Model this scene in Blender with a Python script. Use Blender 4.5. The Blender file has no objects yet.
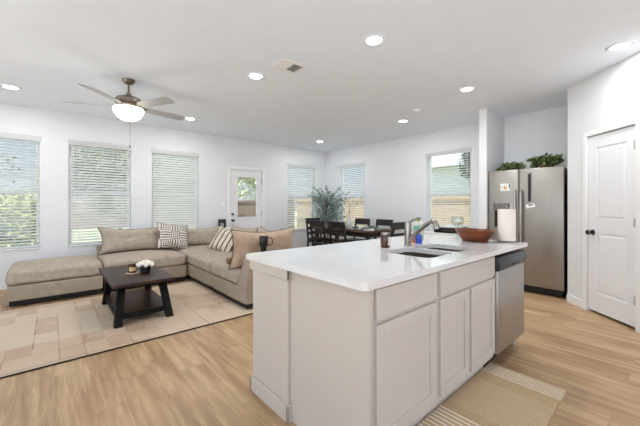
import bpy, bmesh, math, random
from mathutils import Vector, Matrix, noise, Euler
sc = bpy.context.scene
COL = sc.collection
PI = math.pi
R = math.radians

# ------------------------------------------------------------------ camera
H = 1.245
cam = bpy.data.cameras.new('camera'); co = bpy.data.objects.new('camera', cam); COL.objects.link(co)
co.location = (0, 0, H); co.rotation_euler = (R(90), 0, R(49 - 90))
cam.sensor_width = 36; cam.lens = 308 / 640 * 36; cam.shift_y = -8 / 640; cam.clip_start = 0.05; cam.clip_end = 300
sc.camera = co
# ------------------------------------------------------------------ exposure
sc.view_settings.view_transform = 'Standard'; sc.view_settings.look = 'None'
sc.view_settings.gamma = 1; sc.view_settings.use_curve_mapping = False
sc.view_settings.exposure = 1.28
sc.cycles.use_denoising = True
sc.cycles.max_bounces = 10; sc.cycles.diffuse_bounces = 7; sc.cycles.transparent_max_bounces = 24
sc.cycles.sample_clamp_indirect = 6
# ------------------------------------------------------------------ world
SKY = 1.1
w = bpy.data.worlds.new('sky'); sc.world = w; w.use_nodes = True
nt = w.node_tree; nt.nodes.clear()
out = nt.nodes.new('ShaderNodeOutputWorld'); bg = nt.nodes.new('ShaderNodeBackground')
tc = nt.nodes.new('ShaderNodeTexCoord'); sp = nt.nodes.new('ShaderNodeSeparateXYZ'); cr = nt.nodes.new('ShaderNodeValToRGB')
nt.links.new(tc.outputs['Generated'], sp.inputs[0]); nt.links.new(sp.outputs['Z'], cr.inputs[0])
dt = nt.nodes.new('ShaderNodeVectorMath'); dt.operation = 'DOT_PRODUCT'; dt.inputs[1].default_value = (-.41, -.91, 0); nt.links.new(tc.outputs['Generated'], dt.inputs[0])
mr = nt.nodes.new('ShaderNodeMapRange'); mr.inputs[1].default_value = -.3; mr.inputs[2].default_value = .6; mr.inputs[3].default_value = .30; mr.inputs[4].default_value = 1.15
nt.links.new(dt.outputs['Value'], mr.inputs[0])      # the sky is brighter on the sun's side
vm = nt.nodes.new('ShaderNodeVectorMath'); vm.operation = 'SCALE'; nt.links.new(cr.outputs[0], vm.inputs[0]); nt.links.new(mr.outputs[0], vm.inputs['Scale'])
nt.links.new(vm.outputs[0], bg.inputs[0]); nt.links.new(bg.outputs[0], out.inputs[0])
e = cr.color_ramp.elements
e[0].position = 0.0; e[0].color = (0.86, 0.90, 0.93, 1)
e[1].position = 0.45; e[1].color = (0.42, 0.62, 0.90, 1)
x_ = cr.color_ramp.elements.new(0.10); x_.color = (0.72, 0.83, 0.94, 1)
bg.inputs[1].default_value = SKY
SUN = 5.6
sl = bpy.data.lights.new('sun', 'SUN'); sl.energy = SUN; sl.angle = R(2); sl.color = (1, .96, .88)
so = bpy.data.objects.new('sun', sl); COL.objects.link(so)
so.rotation_euler = Vector((0.25, 0.55, -1.0)).to_track_quat('-Z', 'Y').to_euler()
LAMP = 5.0      # watts of each recessed ceiling light
FAN = 2.0       # watts of the fan's bulbs

# ------------------------------------------------------------------ helpers
def lin(c):
    if isinstance(c, str):
        c = [int(c[i:i + 2], 16) / 255 for i in (0, 2, 4)]
    return tuple((v / 12.92 if v <= .04045 else ((v + .055) / 1.055) ** 2.4) for v in c) + (1,)
def mat(name, c, rough=.5, metal=0., bump=0., bscale=200., vary=0., vscale=6., coat=0., stretch=None, spec=None, trans=0., emit=None, estr=0.):
    m = bpy.data.materials.new(name); m.use_nodes = True; n = m.node_tree; b = n.nodes['Principled BSDF']
    col = lin(c)
    b.inputs['Base Color'].default_value = col; b.inputs['Roughness'].default_value = rough; b.inputs['Metallic'].default_value = metal
    if coat: b.inputs['Coat Weight'].default_value = coat; b.inputs['Coat Roughness'].default_value = .05
    if spec is not None: b.inputs['Specular IOR Level'].default_value = spec
    if trans: b.inputs['Transmission Weight'].default_value = trans
    if emit: b.inputs['Emission Color'].default_value = lin(emit); b.inputs['Emission Strength'].default_value = estr
    t = n.nodes.new('ShaderNodeTexCoord'); mp = n.nodes.new('ShaderNodeMapping'); n.links.new(t.outputs['Object'], mp.inputs[0])
    if stretch: mp.inputs['Scale'].default_value = stretch
    nz = n.nodes.new('ShaderNodeTexNoise'); nz.inputs['Scale'].default_value = vscale; nz.inputs['Detail'].default_value = 5
    n.links.new(mp.outputs[0], nz.inputs['Vector'])
    mx = n.nodes.new('ShaderNodeMix'); mx.data_type = 'RGBA'
    v = vary
    mx.inputs[6].default_value = tuple(max(0, q * (1 - v)) for q in col[:3]) + (1,)
    mx.inputs[7].default_value = tuple(min(1, q * (1 + v)) for q in col[:3]) + (1,)
    rmp = n.nodes.new('ShaderNodeMapRange'); rmp.inputs[1].default_value = .3; rmp.inputs[2].default_value = .7
    n.links.new(nz.outputs[0], rmp.inputs[0]); n.links.new(rmp.outputs[0], mx.inputs[0]); n.links.new(mx.outputs[2], b.inputs['Base Color'])
    if bump:
        n2 = n.nodes.new('ShaderNodeTexNoise'); n2.inputs['Scale'].default_value = bscale; n2.inputs['Detail'].default_value = 3
        n.links.new(mp.outputs[0], n2.inputs['Vector'])
        bp = n.nodes.new('ShaderNodeBump'); bp.inputs['Strength'].default_value = bump; bp.inputs['Distance'].default_value = .002
        n.links.new(n2.outputs[0], bp.inputs['Height']); n.links.new(bp.outputs[0], b.inputs['Normal'])
    return m
class NT:   # tiny node builder for patterned materials
    def __init__(s, name, rough=.6):
        s.m = bpy.data.materials.new(name); s.m.use_nodes = True; s.n = s.m.node_tree; s.b = s.n.nodes['Principled BSDF']
        s.b.inputs['Roughness'].default_value = rough
    def node(s, t, **k):
        o = s.n.nodes.new(t)
        for a, v in k.items(): setattr(o, a, v)
        return o
    def link(s, a, b): s.n.links.new(a, b)
    def math(s, op, a, b=None, c=None):
        o = s.node('ShaderNodeMath', operation=op)
        for i, v in enumerate((a, b, c)):
            if v is None: continue
            if isinstance(v, (int, float)): o.inputs[i].default_value = v
            else: s.link(v, o.inputs[i])
        return o.outputs[0]
    def mix(s, f, a, b):
        o = s.node('ShaderNodeMix'); o.data_type = 'RGBA'
        if isinstance(f, (int, float)): o.inputs[0].default_value = f
        else: s.link(f, o.inputs[0])
        for i, v in ((6, a), (7, b)):
            if isinstance(v, (tuple, str)): o.inputs[i].default_value = lin(v) if isinstance(v, str) else v
            else: s.link(v, o.inputs[i])
        return o.outputs[2]
    def xyz(s):
        t = s.node('ShaderNodeTexCoord'); q = s.node('ShaderNodeSeparateXYZ'); s.link(t.outputs['Object'], q.inputs[0]); s.co = t.outputs['Object']
        return q.outputs
    def noise(s, scale, stretch=(1, 1, 1), detail=4, src=None):
        mp = s.node('ShaderNodeMapping'); mp.inputs['Scale'].default_value = stretch; s.link(src or s.co, mp.inputs[0])
        o = s.node('ShaderNodeTexNoise'); o.inputs['Scale'].default_value = scale; o.inputs['Detail'].default_value = detail
        s.link(mp.outputs[0], o.inputs['Vector']); return o.outputs[0]
    def rng(s, v, a, b, c=0., d=1.):
        o = s.node('ShaderNodeMapRange'); s.link(v, o.inputs[0])
        for i, q in enumerate((a, b, c, d)): o.inputs[i + 1].default_value = q
        return o.outputs[0]
    def bump(s, h, st=.3, dist=.003):
        o = s.node('ShaderNodeBump'); o.inputs['Strength'].default_value = st; o.inputs['Distance'].default_value = dist
        s.link(h, o.inputs['Height']); s.link(o.outputs[0], s.b.inputs['Normal'])

def NB(): return bmesh.new()
def merge(dst, src, M=None):
    if M is not None: bmesh.ops.transform(src, matrix=M, verts=src.verts)
    vm = {v: dst.verts.new(v.co) for v in src.verts}
    for f in src.faces:
        try: dst.faces.new([vm[v] for v in f.verts])
        except ValueError: pass
    src.free()
def box(bm, x0, x1, y0, y1, z0, z1, bev=0., seg=2, M=None):
    t = NB(); bmesh.ops.create_cube(t, size=1)
    for v in t.verts: v.co = Vector(((x0 + x1) / 2 + v.co.x * (x1 - x0), (y0 + y1) / 2 + v.co.y * (y1 - y0), (z0 + z1) / 2 + v.co.z * (z1 - z0)))
    if bev: bmesh.ops.bevel(t, geom=t.edges[:], offset=bev, segments=seg, affect='EDGES', profile=.5)
    merge(bm, t, M)
def lathe(bm, prof, n=28, c=(0, 0, 0), M=None, sx=1., sy=1.):
    t = NB(); rings = []
    for r, z in prof:
        if r < 1e-5: rings.append([t.verts.new((0, 0, z))])
        else: rings.append([t.verts.new((r * math.cos(2 * PI * i / n) * sx, r * math.sin(2 * PI * i / n) * sy, z)) for i in range(n)])
    for a, b in zip(rings, rings[1:]):
        for i in range(n):
            j = (i + 1) % n
            if len(a) == 1 and len(b) == 1: continue
            if len(a) == 1: t.faces.new((a[0], b[j], b[i]))
            elif len(b) == 1: t.faces.new((a[i], a[j], b[0]))
            else: t.faces.new((a[i], a[j], b[j], b[i]))
    bmesh.ops.recalc_face_normals(t, faces=t.faces[:])
    merge(bm, t, Matrix.Translation(c) @ (M or Matrix()))
def tube(bm, pts, r, n=12, cap=True):
    pts = [Vector(p) for p in pts]; rs = r if isinstance(r, (list, tuple)) else [r] * len(pts)
    t = NB(); rings = []; up = None
    for i, p in enumerate(pts):
        d = (pts[min(i + 1, len(pts) - 1)] - pts[max(i - 1, 0)]).normalized()
        if up is None: up = d.orthogonal().normalized()
        up = (up - d * up.dot(d)).normalized(); s = d.cross(up)
        rings.append([t.verts.new(p + (up * math.cos(2 * PI * k / n) + s * math.sin(2 * PI * k / n)) * rs[i]) for k in range(n)])
    for a, b in zip(rings, rings[1:]):
        for k in range(n): t.faces.new((a[k], a[(k + 1) % n], b[(k + 1) % n], b[k]))
    if cap: t.faces.new(rings[0][::-1]); t.faces.new(rings[-1])
    bmesh.ops.recalc_face_normals(t, faces=t.faces[:]); merge(bm, t)
def bar(bm, p, q, w, d, up=(0, 0, 1), bev=.0):     # straight square bar from p to q
    p = Vector(p); q = Vector(q); z = (q - p); L = z.length; z.normalize(); u = Vector(up)
    x = u.cross(z)
    if x.length < 1e-4: x = Vector((1, 0, 0))
    x.normalize(); y = z.cross(x)
    M = Matrix(((x.x, y.x, z.x, p.x), (x.y, y.y, z.y, p.y), (x.z, y.z, z.z, p.z), (0, 0, 0, 1)))
    box(bm, -w / 2, w / 2, -d / 2, d / 2, 0, L, bev, 1, M)
def prism(bm, poly, a0, a1, axis='z', bev=0.):
    t = NB()
    def P(u, v, a): return {'z': (u, v, a), 'y': (u, a, v), 'x': (a, u, v)}[axis]
    A = [t.verts.new(P(u, v, a0)) for u, v in poly]; B = [t.verts.new(P(u, v, a1)) for u, v in poly]
    t.faces.new(A); t.faces.new(B[::-1]); n = len(poly)
    for i in range(n): t.faces.new((A[i], B[i], B[(i + 1) % n], A[(i + 1) % n]))
    bmesh.ops.recalc_face_normals(t, faces=t.faces[:])
    if bev: bmesh.ops.bevel(t, geom=t.edges[:], offset=bev, segments=2, affect='EDGES', profile=.5)
    merge(bm, t)
def soft(bm, x0, x1, y0, y1, z0, z1, p=8., amp=.006, seed=0, crown=0., n=14):   # upholstered soft box
    t = NB(); bmesh.ops.create_cube(t, size=2); bmesh.ops.subdivide_edges(t, edges=t.edges[:], cuts=n, use_grid_fill=True)
    c = Vector(((x0 + x1) / 2, (y0 + y1) / 2, (z0 + z1) / 2)); hs = Vector(((x1 - x0) / 2, (y1 - y0) / 2, (z1 - z0) / 2)); m = min(hs)
    for v in t.verts:
        q = Vector((v.co.x * hs.x, v.co.y * hs.y, v.co.z * hs.z)); r = m * min(.8, 4. / p)
        inn = Vector([max(-(h - r), min(h - r, k)) for k, h in zip(q, hs)]); d = q - inn
        if d.length > 1e-6:
            # round the edge while keeping flat faces flat
            q = inn + d.normalized() * min(r, d.length)
        if crown and q.z > 0: q.z += crown * (1 - (q.x / hs.x) ** 2) * (1 - (q.y / hs.y) ** 2)
        w_ = c + q; nn = noise.noise(Vector((w_.x * 5 + seed, w_.y * 5, w_.z * 5))) + .5 * noise.noise(Vector((w_.x * 13, w_.y * 13 + seed, w_.z * 13)))
        dirv = q.normalized()
        v.co = w_ + dirv * amp * nn
    merge(bm, t)
def obj(name, bm, m, parent=None, smooth=38, off=None):
    me = bpy.data.meshes.new(name)
    o = bpy.data.objects.new(name, me); COL.objects.link(o)
    if parent is not None:
        top = parent
        while top.parent: top = top.parent
        bmesh.ops.translate(bm, vec=-Vector(top.location), verts=bm.verts); o.parent = parent
    elif off is not None:
        bmesh.ops.translate(bm, vec=-Vector(off), verts=bm.verts); o.location = off
    bm.to_mesh(me); bm.free()
    if m is not None: me.materials.append(m)
    for p in me.polygons: p.use_smooth = True
    me.set_sharp_from_angle(angle=R(smooth))
    return o
def tag(o, label, cat, group=None, kind=None):
    o['label'] = label; o['category'] = cat
    if group: o['group'] = group
    if kind: o['kind'] = kind
    return o
def thing(name, label, cat, loc=(0, 0, 0), rotz=0., group=None):
    o = bpy.data.objects.new(name, None); COL.objects.link(o); o.location = loc; o.rotation_euler = (0, 0, rotz); o.empty_display_size = .1
    return tag(o, label, cat, group)
def struct(name, bm, m, parent=None, smooth=38):
    o = obj(name, bm, m, parent, smooth)
    if parent is None: o['kind'] = 'structure'
    return o
def sthing(name, loc):
    o = bpy.data.objects.new(name, None); COL.objects.link(o); o.location = loc; o['kind'] = 'structure'; o.empty_display_size = .1; return o
def dup(root, loc, rotz=0., label=None, group=None):
    r = root.copy(); COL.objects.link(r); r.location = loc; r.rotation_euler = (0, 0, rotz)
    if label: r['label'] = label
    if group: r['group'] = group
    for ch in list(root.children):
        c = ch.copy(); COL.objects.link(c); c.parent = r
        for g in list(ch.children):
            d = g.copy(); COL.objects.link(d); d.parent = c
    return r
def cut(o, cutters):      # carve holes into a mesh and drop the cutting shapes
    tmp = []
    for b in cutters:
        me = bpy.data.meshes.new('c'); b.to_mesh(me); b.free(); c = bpy.data.objects.new('c', me); COL.objects.link(c); c.location = o.location
        if o.parent: c.location = o.parent.location
        md = o.modifiers.new('b', 'BOOLEAN'); md.operation = 'DIFFERENCE'; md.object = c; md.solver = 'EXACT'; tmp.append(c)
    bpy.context.view_layer.update()
    dg = bpy.context.evaluated_depsgraph_get(); me2 = bpy.data.meshes.new_from_object(o.evaluated_get(dg))
    o.modifiers.clear(); o.data = me2
    for c in tmp: bpy.data.objects.remove(c)
def rbox(x0, x1, y0, y1, z0, z1, r, n=6):     # box with rounded vertical corners
    pts = []
    for cx, cy, a0 in ((x1 - r, y1 - r, 0), (x0 + r, y1 - r, 90), (x0 + r, y0 + r, 180), (x1 - r, y0 + r, 270)):
        for i in range(n + 1):
            a = R(a0 + 90 * i / n); pts.append((cx + r * math.cos(a), cy + r * math.sin(a)))
    b = NB(); prism(b, pts, z0, z1); return b

# ------------------------------------------------------------------ materials
M = {}
M['wall'] = mat('wall_paint', 'E0E1E3', .75, bump=.08, bscale=160, vary=.01)
M['ceil'] = mat('ceiling_paint', 'EBF2FA', .8, bump=.1, bscale=120, vary=.01)
M['trim'] = mat('trim_paint', 'ECECEB', .45, vary=.008)
M['door'] = mat('door_paint', 'E6E6E8', .4, vary=.008)
M['cab'] = mat('cabinet_paint', 'CBC3BC', .42, vary=.01)
M['island'] = mat('island_panel_paint', 'C6BCB2', .5, vary=.01)
M['blind'] = mat('blind_slat_vinyl', 'F2F2F1', .5, vary=.01)
_n = M['blind'].node_tree; _o = _n.nodes['Material Output']; _t = _n.nodes.new('ShaderNodeBsdfTranslucent'); _x = _n.nodes.new('ShaderNodeMixShader'); _t.inputs[0].default_value = (.9, .9, .89, 1); _x.inputs[0].default_value = .35
_n.links.new(_n.nodes['Principled BSDF'].outputs[0], _x.inputs[1]); _n.links.new(_t.outputs[0], _x.inputs[2]); _n.links.new(_x.outputs[0], _o.inputs[0])
M['vinyl'] = mat('window_vinyl', 'EDEDEC', .4, vary=.01)
M['black'] = mat('black_wood', '0B0A0A', .6, vary=.15, vscale=8, spec=.2)
M['blackp'] = mat('black_plastic', '141414', .35, vary=.05)
M['dark'] = mat('dark_gap', '0C0B0A', .7)
M['chrome'] = mat('brushed_nickel', '98938D', .22, 1., vary=.04)
M['nickel'] = mat('satin_nickel', '8E867C', .3, 1., vary=.05)
M['knob'] = mat('dark_nickel', '5E5A57', .3, 1., vary=.05)
M['white_p'] = mat('white_plastic', 'EDEDED', .4, vary=.01)
M['sofa'] = mat('sofa_fabric', 'AEA091', .95, bump=.7, bscale=420, vary=.13, vscale=18, spec=.15)
M['sofa_base'] = mat('sofa_base_fabric', 'A59684', .95, bump=.6, bscale=420, vary=.08, vscale=14, spec=.15)
M['piping'] = mat('cushion_piping', '4F4239', .9, vary=.1)
M['tan'] = mat('tan_cushion_fabric', 'B59E89', .95, bump=.6, bscale=420, vary=.10, vscale=14, spec=.15)
M['fluff'] = mat('brown_plush', '7A5A38', 1., bump=1., bscale=160, vary=.3, vscale=40)
M['dw_steel'] = None
M['glass'] = None
# quartz
q = NT('white_quartz', .07); X = q.xyz(); nz = q.noise(14, detail=4); n2 = q.noise(3)
q.link(q.mix(q.rng(nz, .35, .75), 'E4E2E1', 'DFDCDA'), q.b.inputs['Base Color']); q.b.inputs['Coat Weight'].default_value = .3; M['quartz'] = q.m
# steel with vertical brushing
def steel(name, c, rough=.28, stretch=(60, 60, 1)):
    q = NT(name, rough); q.xyz(); s = q.noise(4, stretch); cl = q.noise(2.2)
    q.b.inputs['Metallic'].default_value = .92
    a = tuple(v * .82 for v in lin(c)[:3]) + (1,)
    q.link(q.mix(q.rng(s, .3, .7), a, lin(c)), q.b.inputs['Base Color'])
    q.link(q.rng(cl, .35, .65, rough - .05, rough + .1), q.b.inputs['Roughness']); q.bump(s, .05, .001); return q.m
M['steel'] = steel('brushed_stainless', 'A8A39D', .34)
M['dw_steel'] = steel('brushed_stainless_dishwasher', 'BDB9B5', .36)
M['sink'] = steel('sink_stainless', '786C60', .42, (2, 60, 2))
# glass: clear pane with a faint reflection
def pane_mat(name, tint=(1, 1, 1, 1), refl=.06):
    m = bpy.data.materials.new(name); m.use_nodes = True; n = m.node_tree; n.nodes.clear()
    o = n.nodes.new('ShaderNodeOutputMaterial'); a = n.nodes.new('ShaderNodeBsdfTransparent'); g = n.nodes.new('ShaderNodeBsdfGlossy'); x = n.nodes.new('ShaderNodeMixShader')
    a.inputs[0].default_value = tint; g.inputs['Roughness'].default_value = .02; x.inputs[0].default_value = refl
    n.links.new(a.outputs[0], x.inputs[1]); n.links.new(g.outputs[0], x.inputs[2]); n.links.new(x.outputs[0], o.inputs[0]); return m
M['pane'] = pane_mat('window_glass', (.97, .985, .98, 1))
M['clear'] = pane_mat('clear_glass', (.90, .93, .92, 1), .14)
# wood planks
q = NT('oak_plank_floor', .45); X = q.xyz()
PW = .18; PL = 1.22
cx = q.math('DIVIDE', X[0], PW); ix = q.math('FLOOR', cx); fx = q.math('FRACT', cx)
wn = q.node('ShaderNodeTexWhiteNoise', noise_dimensions='1D'); q.link(ix, wn.inputs['W'])
cy = q.math('ADD', q.math('DIVIDE', X[1], PL), wn.outputs['Value']); iy = q.math('FLOOR', cy); fy = q.math('FRACT', cy)
cmb = q.node('ShaderNodeCombineXYZ'); q.link(ix, cmb.inputs[0]); q.link(iy, cmb.inputs[1])
w2 = q.node('ShaderNodeTexWhiteNoise', noise_dimensions='2D'); q.link(cmb.outputs[0], w2.inputs['Vector'])
of = q.node('ShaderNodeVectorMath', operation='ADD'); q.link(q.co, of.inputs[0])
sc2 = q.node('ShaderNodeVectorMath', operation='SCALE'); q.link(w2.outputs['Color'], sc2.inputs[0]); sc2.inputs['Scale'].default_value = 7; q.link(sc2.outputs[0], of.inputs[1])
g1 = q.noise(3.2, (7, .55, 1), 6, of.outputs[0]); g2 = q.noise(20, (9, .5, 1), 4, of.outputs[0]); g3 = q.noise(1.3, (3., .7, 1), 3, of.outputs[0])
c1 = q.mix(q.rng(g1, .36, .66), '967250', 'D2B28A'); c2 = q.mix(q.rng(g2, .35, .7, 0, .5), c1, '8E6B45'); c3 = q.mix(q.rng(g3, .35, .7, 0, .35), c2, 'D6B88F')
c4 = q.mix(q.math('MULTIPLY', w2.outputs['Value'], .28), c3, 'A07D57')
ex = q.math('MINIMUM', fx, q.math('SUBTRACT', 1., fx)); ey = q.math('MINIMUM', fy, q.math('SUBTRACT', 1., fy))
gap = q.math('MAXIMUM', q.math('LESS_THAN', ex, .008), q.math('LESS_THAN', ey, .0012))
c5 = q.mix(q.math('MULTIPLY', gap, .45), c4, '7A6146'); q.link(c5, q.b.inputs['Base Color'])
q.bump(g2, .06, .001); q.link(q.rng(g1, .3, .7, .36, .5), q.b.inputs['Roughness']); M['floor'] = q.m
# dark walnut
def wood(name, a, b, rough=.35, st=(6, .8, 1), sc_=6):
    q = NT(name, rough); q.xyz(); g = q.noise(sc_, st, 6)
    q.link(q.mix(q.rng(g, .3, .7), a, b), q.b.inputs['Base Color']); q.bump(g, .08, .001); q.b.inputs['Specular IOR Level'].default_value = .35; return q.m
M['walnut'] = wood('dark_walnut', '22140E', '4A2F22', .38)
M['walnut2'] = wood('dining_table_wood', '3A2A22', '5E463A', .4, (6, .8, 1))
M['bowlwood'] = wood('bowl_wood', '54240F', '85451F', .35, (1, 1, 6), 5)
M['espresso'] = wood('espresso_wood', '1E1A18', '332D2A', .38, (1, 1, 5))
M['fence'] = wood('fence_boards', 'A48A70', 'C9B092', .8, (1, 6, .4), 4)
M['fence2'] = wood('fence_boards_weathered', '5C4944', '7E6A60', .8, (1, 6, .4), 4)
M['blade'] = mat('fan_blade_silver', 'A9A9AA', .4, .2, vary=.05)

# ------------------------------------------------------------------ setting
BW = 6.465; RW = 5.835; CZ = 2.74; LX = -2.7; FY = -2.8; WT = .14
b = NB(); box(b, LX, 6.0, FY, 6.62, -.12, 0); struct('floor', b, M['floor'])
b = NB(); box(b, LX - .2, 6.1, FY - .2, 6.75, CZ, CZ + .2); struct('ceiling', b, M['ceil'])
WZ0, WZ1 = .57, 2.31
def wallx(name, y0, y1, xa, xb, holes):     # wall running along X with openings (x0,x1,z0,z1)
    b = NB(); cur = xa
    for (a, c, z0, z1) in sorted(holes):
        box(b, cur, a, y0, y1, 0, CZ)
        if z0 > 0: box(b, a, c, y0, y1, 0, z0)
        box(b, a, c, y0, y1, z1, CZ); cur = c
    box(b, cur, xb, y0, y1, 0, CZ); return struct(name, b, M['wall'])
def wally(name, x0, x1, ya, yb, holes):
    b = NB(); cur = ya
    for (a, c, z0, z1) in sorted(holes):
        box(b, x0, x1, cur, a, 0, CZ)
        if z0 > 0: box(b, x0, x1, a, c, 0, z0)
        box(b, x0, x1, a, c, z1, CZ); cur = c
    box(b, x0, x1, cur, yb, 0, CZ); return struct(name, b, M['wall'])
BWIN = [(-1.03, -.145), (.2, 1.08), (1.42, 2.295), (4.53, 5.46)]
DX0, DX1 = 2.975, 3.80
wallx('wall_back', BW, BW + WT, LX, RW + WT, [(a, c, WZ0, WZ1) for a, c in BWIN] + [(DX0, DX1, 0, 2.05)])
RWIN = [(5.04, 5.93), (2.47, 3.36)]
wally('wall_right', RW, RW + WT, .75, BW, [(a, c, WZ0, WZ1) for a, c in RWIN])
wally('wall_left', LX - WT, LX, FY, BW + WT, [(-2.5, -.3, .05, 2.4), (0, 2.2, .05, 2.4), (2.5, 4.6, .05, 2.55)])  # unseen openings added to brighten the room and island end from the left
# the kitchen side behind the camera: three unseen openings, added and sized to let daylight in
wallx('wall_front', FY - WT, FY, LX, 4.2, [(-2.3, -.6, .05, 2.2), (-.2, 1.5, .9, 2.2), (1.9, 3.6, .9, 2.2)])
b = NB(); box(b, 5.07, RW, 1.905, 2.015, 0, CZ); struct('wall_wing', b, M['wall'])
# pantry: short return beside the fridge, then the diagonal wall with its door
DC = 4.10                                   # x - y on the diagonal face
S2 = math.sqrt(.5)
dgx = Matrix.Translation((5.0, .9, 0)) @ Matrix.Rotation(R(225), 4, 'Z')      # local +x runs down the diagonal, +y points into the pantry
LD = 1.34; D0, D1 = .325, .93
b = NB()
for (a, c, z0, z1) in ((0, D0, 0, CZ), (D1, LD, 0, CZ), (D0, D1, 2.045, CZ)): box(b, a, c, 0, .11, z0, z1, M=dgx)
box(b, 5.0, RW + .1, .79, .9, 0, CZ)
struct('wall_pantry', b, M['wall'])
ex_, ey_ = 5.0 - LD * S2, .9 - LD * S2
b = NB(); box(b, ex_ - .0, ex_ + .12, FY, ey_ + .0, 0, CZ); struct('wall_kitchen', b, M['wall'])
# black sheet standing in for the shade inside the closed pantry
b = NB(); box(b, D0 - .05, D1 + .05, .12, .14, 0, 2.1, M=dgx); struct('wall_pantry_shade', b, M['dark'])
# baseboards
b = NB()
for x0, x1 in ((LX, DX0 - .07), (DX1 + .07, RW)): box(b, x0, x1, BW - .014, BW, 0, .105, .004, 1)
struct('baseboard_back', b, M['trim'])
b = NB(); box(b, RW - .014, RW, 2.015, BW - .014, 0, .105, .004, 1); struct('baseboard_right', b, M['trim'])
b = NB(); box(b, 5.056, 5.07, 1.9, 2.03, 0, .105, .004, 1); box(b, 5.07, RW - .014, 2.015, 2.029, 0, .105, .004, 1); struct('baseboard_wing', b, M['trim'])
b = NB(); box(b, .0, D0 - .06, -.014, 0, 0, .105, .004, 1, M=dgx); box(b, D1 + .06, LD, -.014, 0, 0, .105, .004, 1, M=dgx); struct('baseboard_pantry', b, M['trim'])
# windows in their recesses
def window(idx, a, c, axis):
    P = (lambda u, v, z: (u, BW + v, z)) if axis == 'x' else (lambda u, v, z: (RW + v, u, z))
    def bx(bm, u0, u1, v0, v1, z0, z1, bev=0):
        p = P(u0, v0, z0); q_ = P(u1, v1, z1)
        box(bm, min(p[0], q_[0]), max(p[0], q_[0]), min(p[1], q_[1]), max(p[1], q_[1]), z0, z1, bev, 1)
    root = sthing('window_%d' % idx, P((a + c) / 2, .09, WZ0)); zm = (WZ0 + WZ1) / 2
    b = NB()
    for u0, u1, z0, z1 in ((a, a + .045, WZ0, WZ1), (c - .045, c, WZ0, WZ1), (a + .045, c - .045, WZ0, WZ0 + .05), (a + .045, c - .045, WZ1 - .05, WZ1), (a + .045, c - .045, zm - .022, zm + .022)):
        bx(b, u0, u1, .085, .135, z0, z1, .004)
    obj('window_frame', b, M['vinyl'], root)
    b = NB(); bx(b, a + .045, c - .045, .108, .113, WZ0 + .05, WZ1 - .05); obj('window_pane', b, M['pane'], root)
    b = NB(); bx(b, a - .0, c + .0, -.018, .085, WZ0 - .0, WZ0 + .018, .004); obj('window_sill', b, M['trim'], root)
def blind(a, c, axis, label, tilt, zb=None):
    P = (lambda u, v, z: (u, BW + v, z)) if axis == 'x' else (lambda u, v, z: (RW + v, u, z))
    zb = zb or WZ0 + .03
    root = thing('window_blind', label, 'blind', P((a + c) / 2, .03, zb), group='white slatted window blinds')
    def bx(bm, u0, u1, v0, v1, z0, z1, bev=0):
        p = P(u0, v0, z0); q_ = P(u1, v1, z1)
        box(bm, min(p[0], q_[0]), max(p[0], q_[0]), min(p[1], q_[1]), max(p[1], q_[1]), z0, z1, bev, 1)
    b = NB(); bx(b, a + .006, c - .006, -.012, .055, WZ1 - .075, WZ1 - .002, .004); bx(b, a - .012, c + .012, -.024, -.012, WZ1 - .08, WZ1 + .004, .003); obj('valance', b, M['blind'], root)
    b = NB(); bx(b, a + .012, c - .012, .004, .054, zb, zb + .022, .005); obj('bottom_rail', b, M['blind'], root)
    b = NB(); z = zb + .06; pitch = .0455
    dy = .0245 * math.cos(R(tilt)); dz = .0245 * math.sin(R(tilt))
    while z < WZ1 - .09:
        t = NB(); th = .0016
        # slat: inner edge low, outer edge high (tilt > 0)
        pts = [(-dy, -dz), (0, .0025), (dy, dz)]
        for u in (a + .012, c - .012): pass
        vs = []
        for (v_, k) in pts:
            for u in (a + .012, c - .012):
                for s in (-th, th): vs.append(t.verts.new(P(u, .029 + v_, z + k + s)))
        # index: i*4 + (u*2) + s
        V = lambda i, u, s: vs[i * 4 + u * 2 + s]
        for i in (0, 1):
            t.faces.new((V(i, 0, 1), V(i, 1, 1), V(i + 1, 1, 1), V(i + 1, 0, 1))); t.faces.new((V(i, 0, 0), V(i + 1, 0, 0), V(i + 1, 1, 0), V(i, 1, 0)))
            for u in (0, 1): t.faces.new((V(i, u, 0), V(i, u, 1), V(i + 1, u, 1), V(i + 1, u, 0)))
        t.faces.new((V(0, 0, 0), V(0, 1, 0), V(0, 1, 1), V(0, 0, 1))); t.faces.new((V(2, 0, 0), V(2, 0, 1), V(2, 1, 1), V(2, 1, 0)))
        bmesh.ops.recalc_face_normals(t, faces=t.faces[:]); merge(b, t); z += pitch
    obj('slats', b, M['blind'], root)
    b = NB()
    for u in (a + .14, c - .14):
        tube(b, [P(u, .003, zb + .02), P(u, .003, WZ1 - .08)], .0013, 5)
    obj('ladder_cords', b, M['blind'], root)
    b = NB(); tube(b, [P(a + .06, -.006, WZ1 - .08), P(a + .06, -.008, WZ1 - .75)], .004, 6); obj('tilt_wand', b, M['blind'], root)
WL = ['half-open white slat blind on the leftmost window, shrubs showing through its slats', 'white slat blind of the window behind the sofa end cushion, grey-green tree beyond',
      'white slat blind over the maze-patterned pillow, its slats tilted more closed', 'white slat blind on the window between the glazed back door and the room corner']
for i, (a, c) in enumerate(BWIN):
    window(i + 1, a, c, 'x'); blind(a, c, 'x', WL[i], (18, 34, 44, 26)[i])
WR = ['white slat blind behind the dining table and the small tree, fence beyond', 'white slat blind nearest the fridge, tan fence showing through its lower half']
for i, (a, c) in enumerate(RWIN):
    window(i + 5, a, c, 'y'); blind(a, c, 'y', WR[i], (18, 18)[i], (.62, .72)[i])
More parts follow.
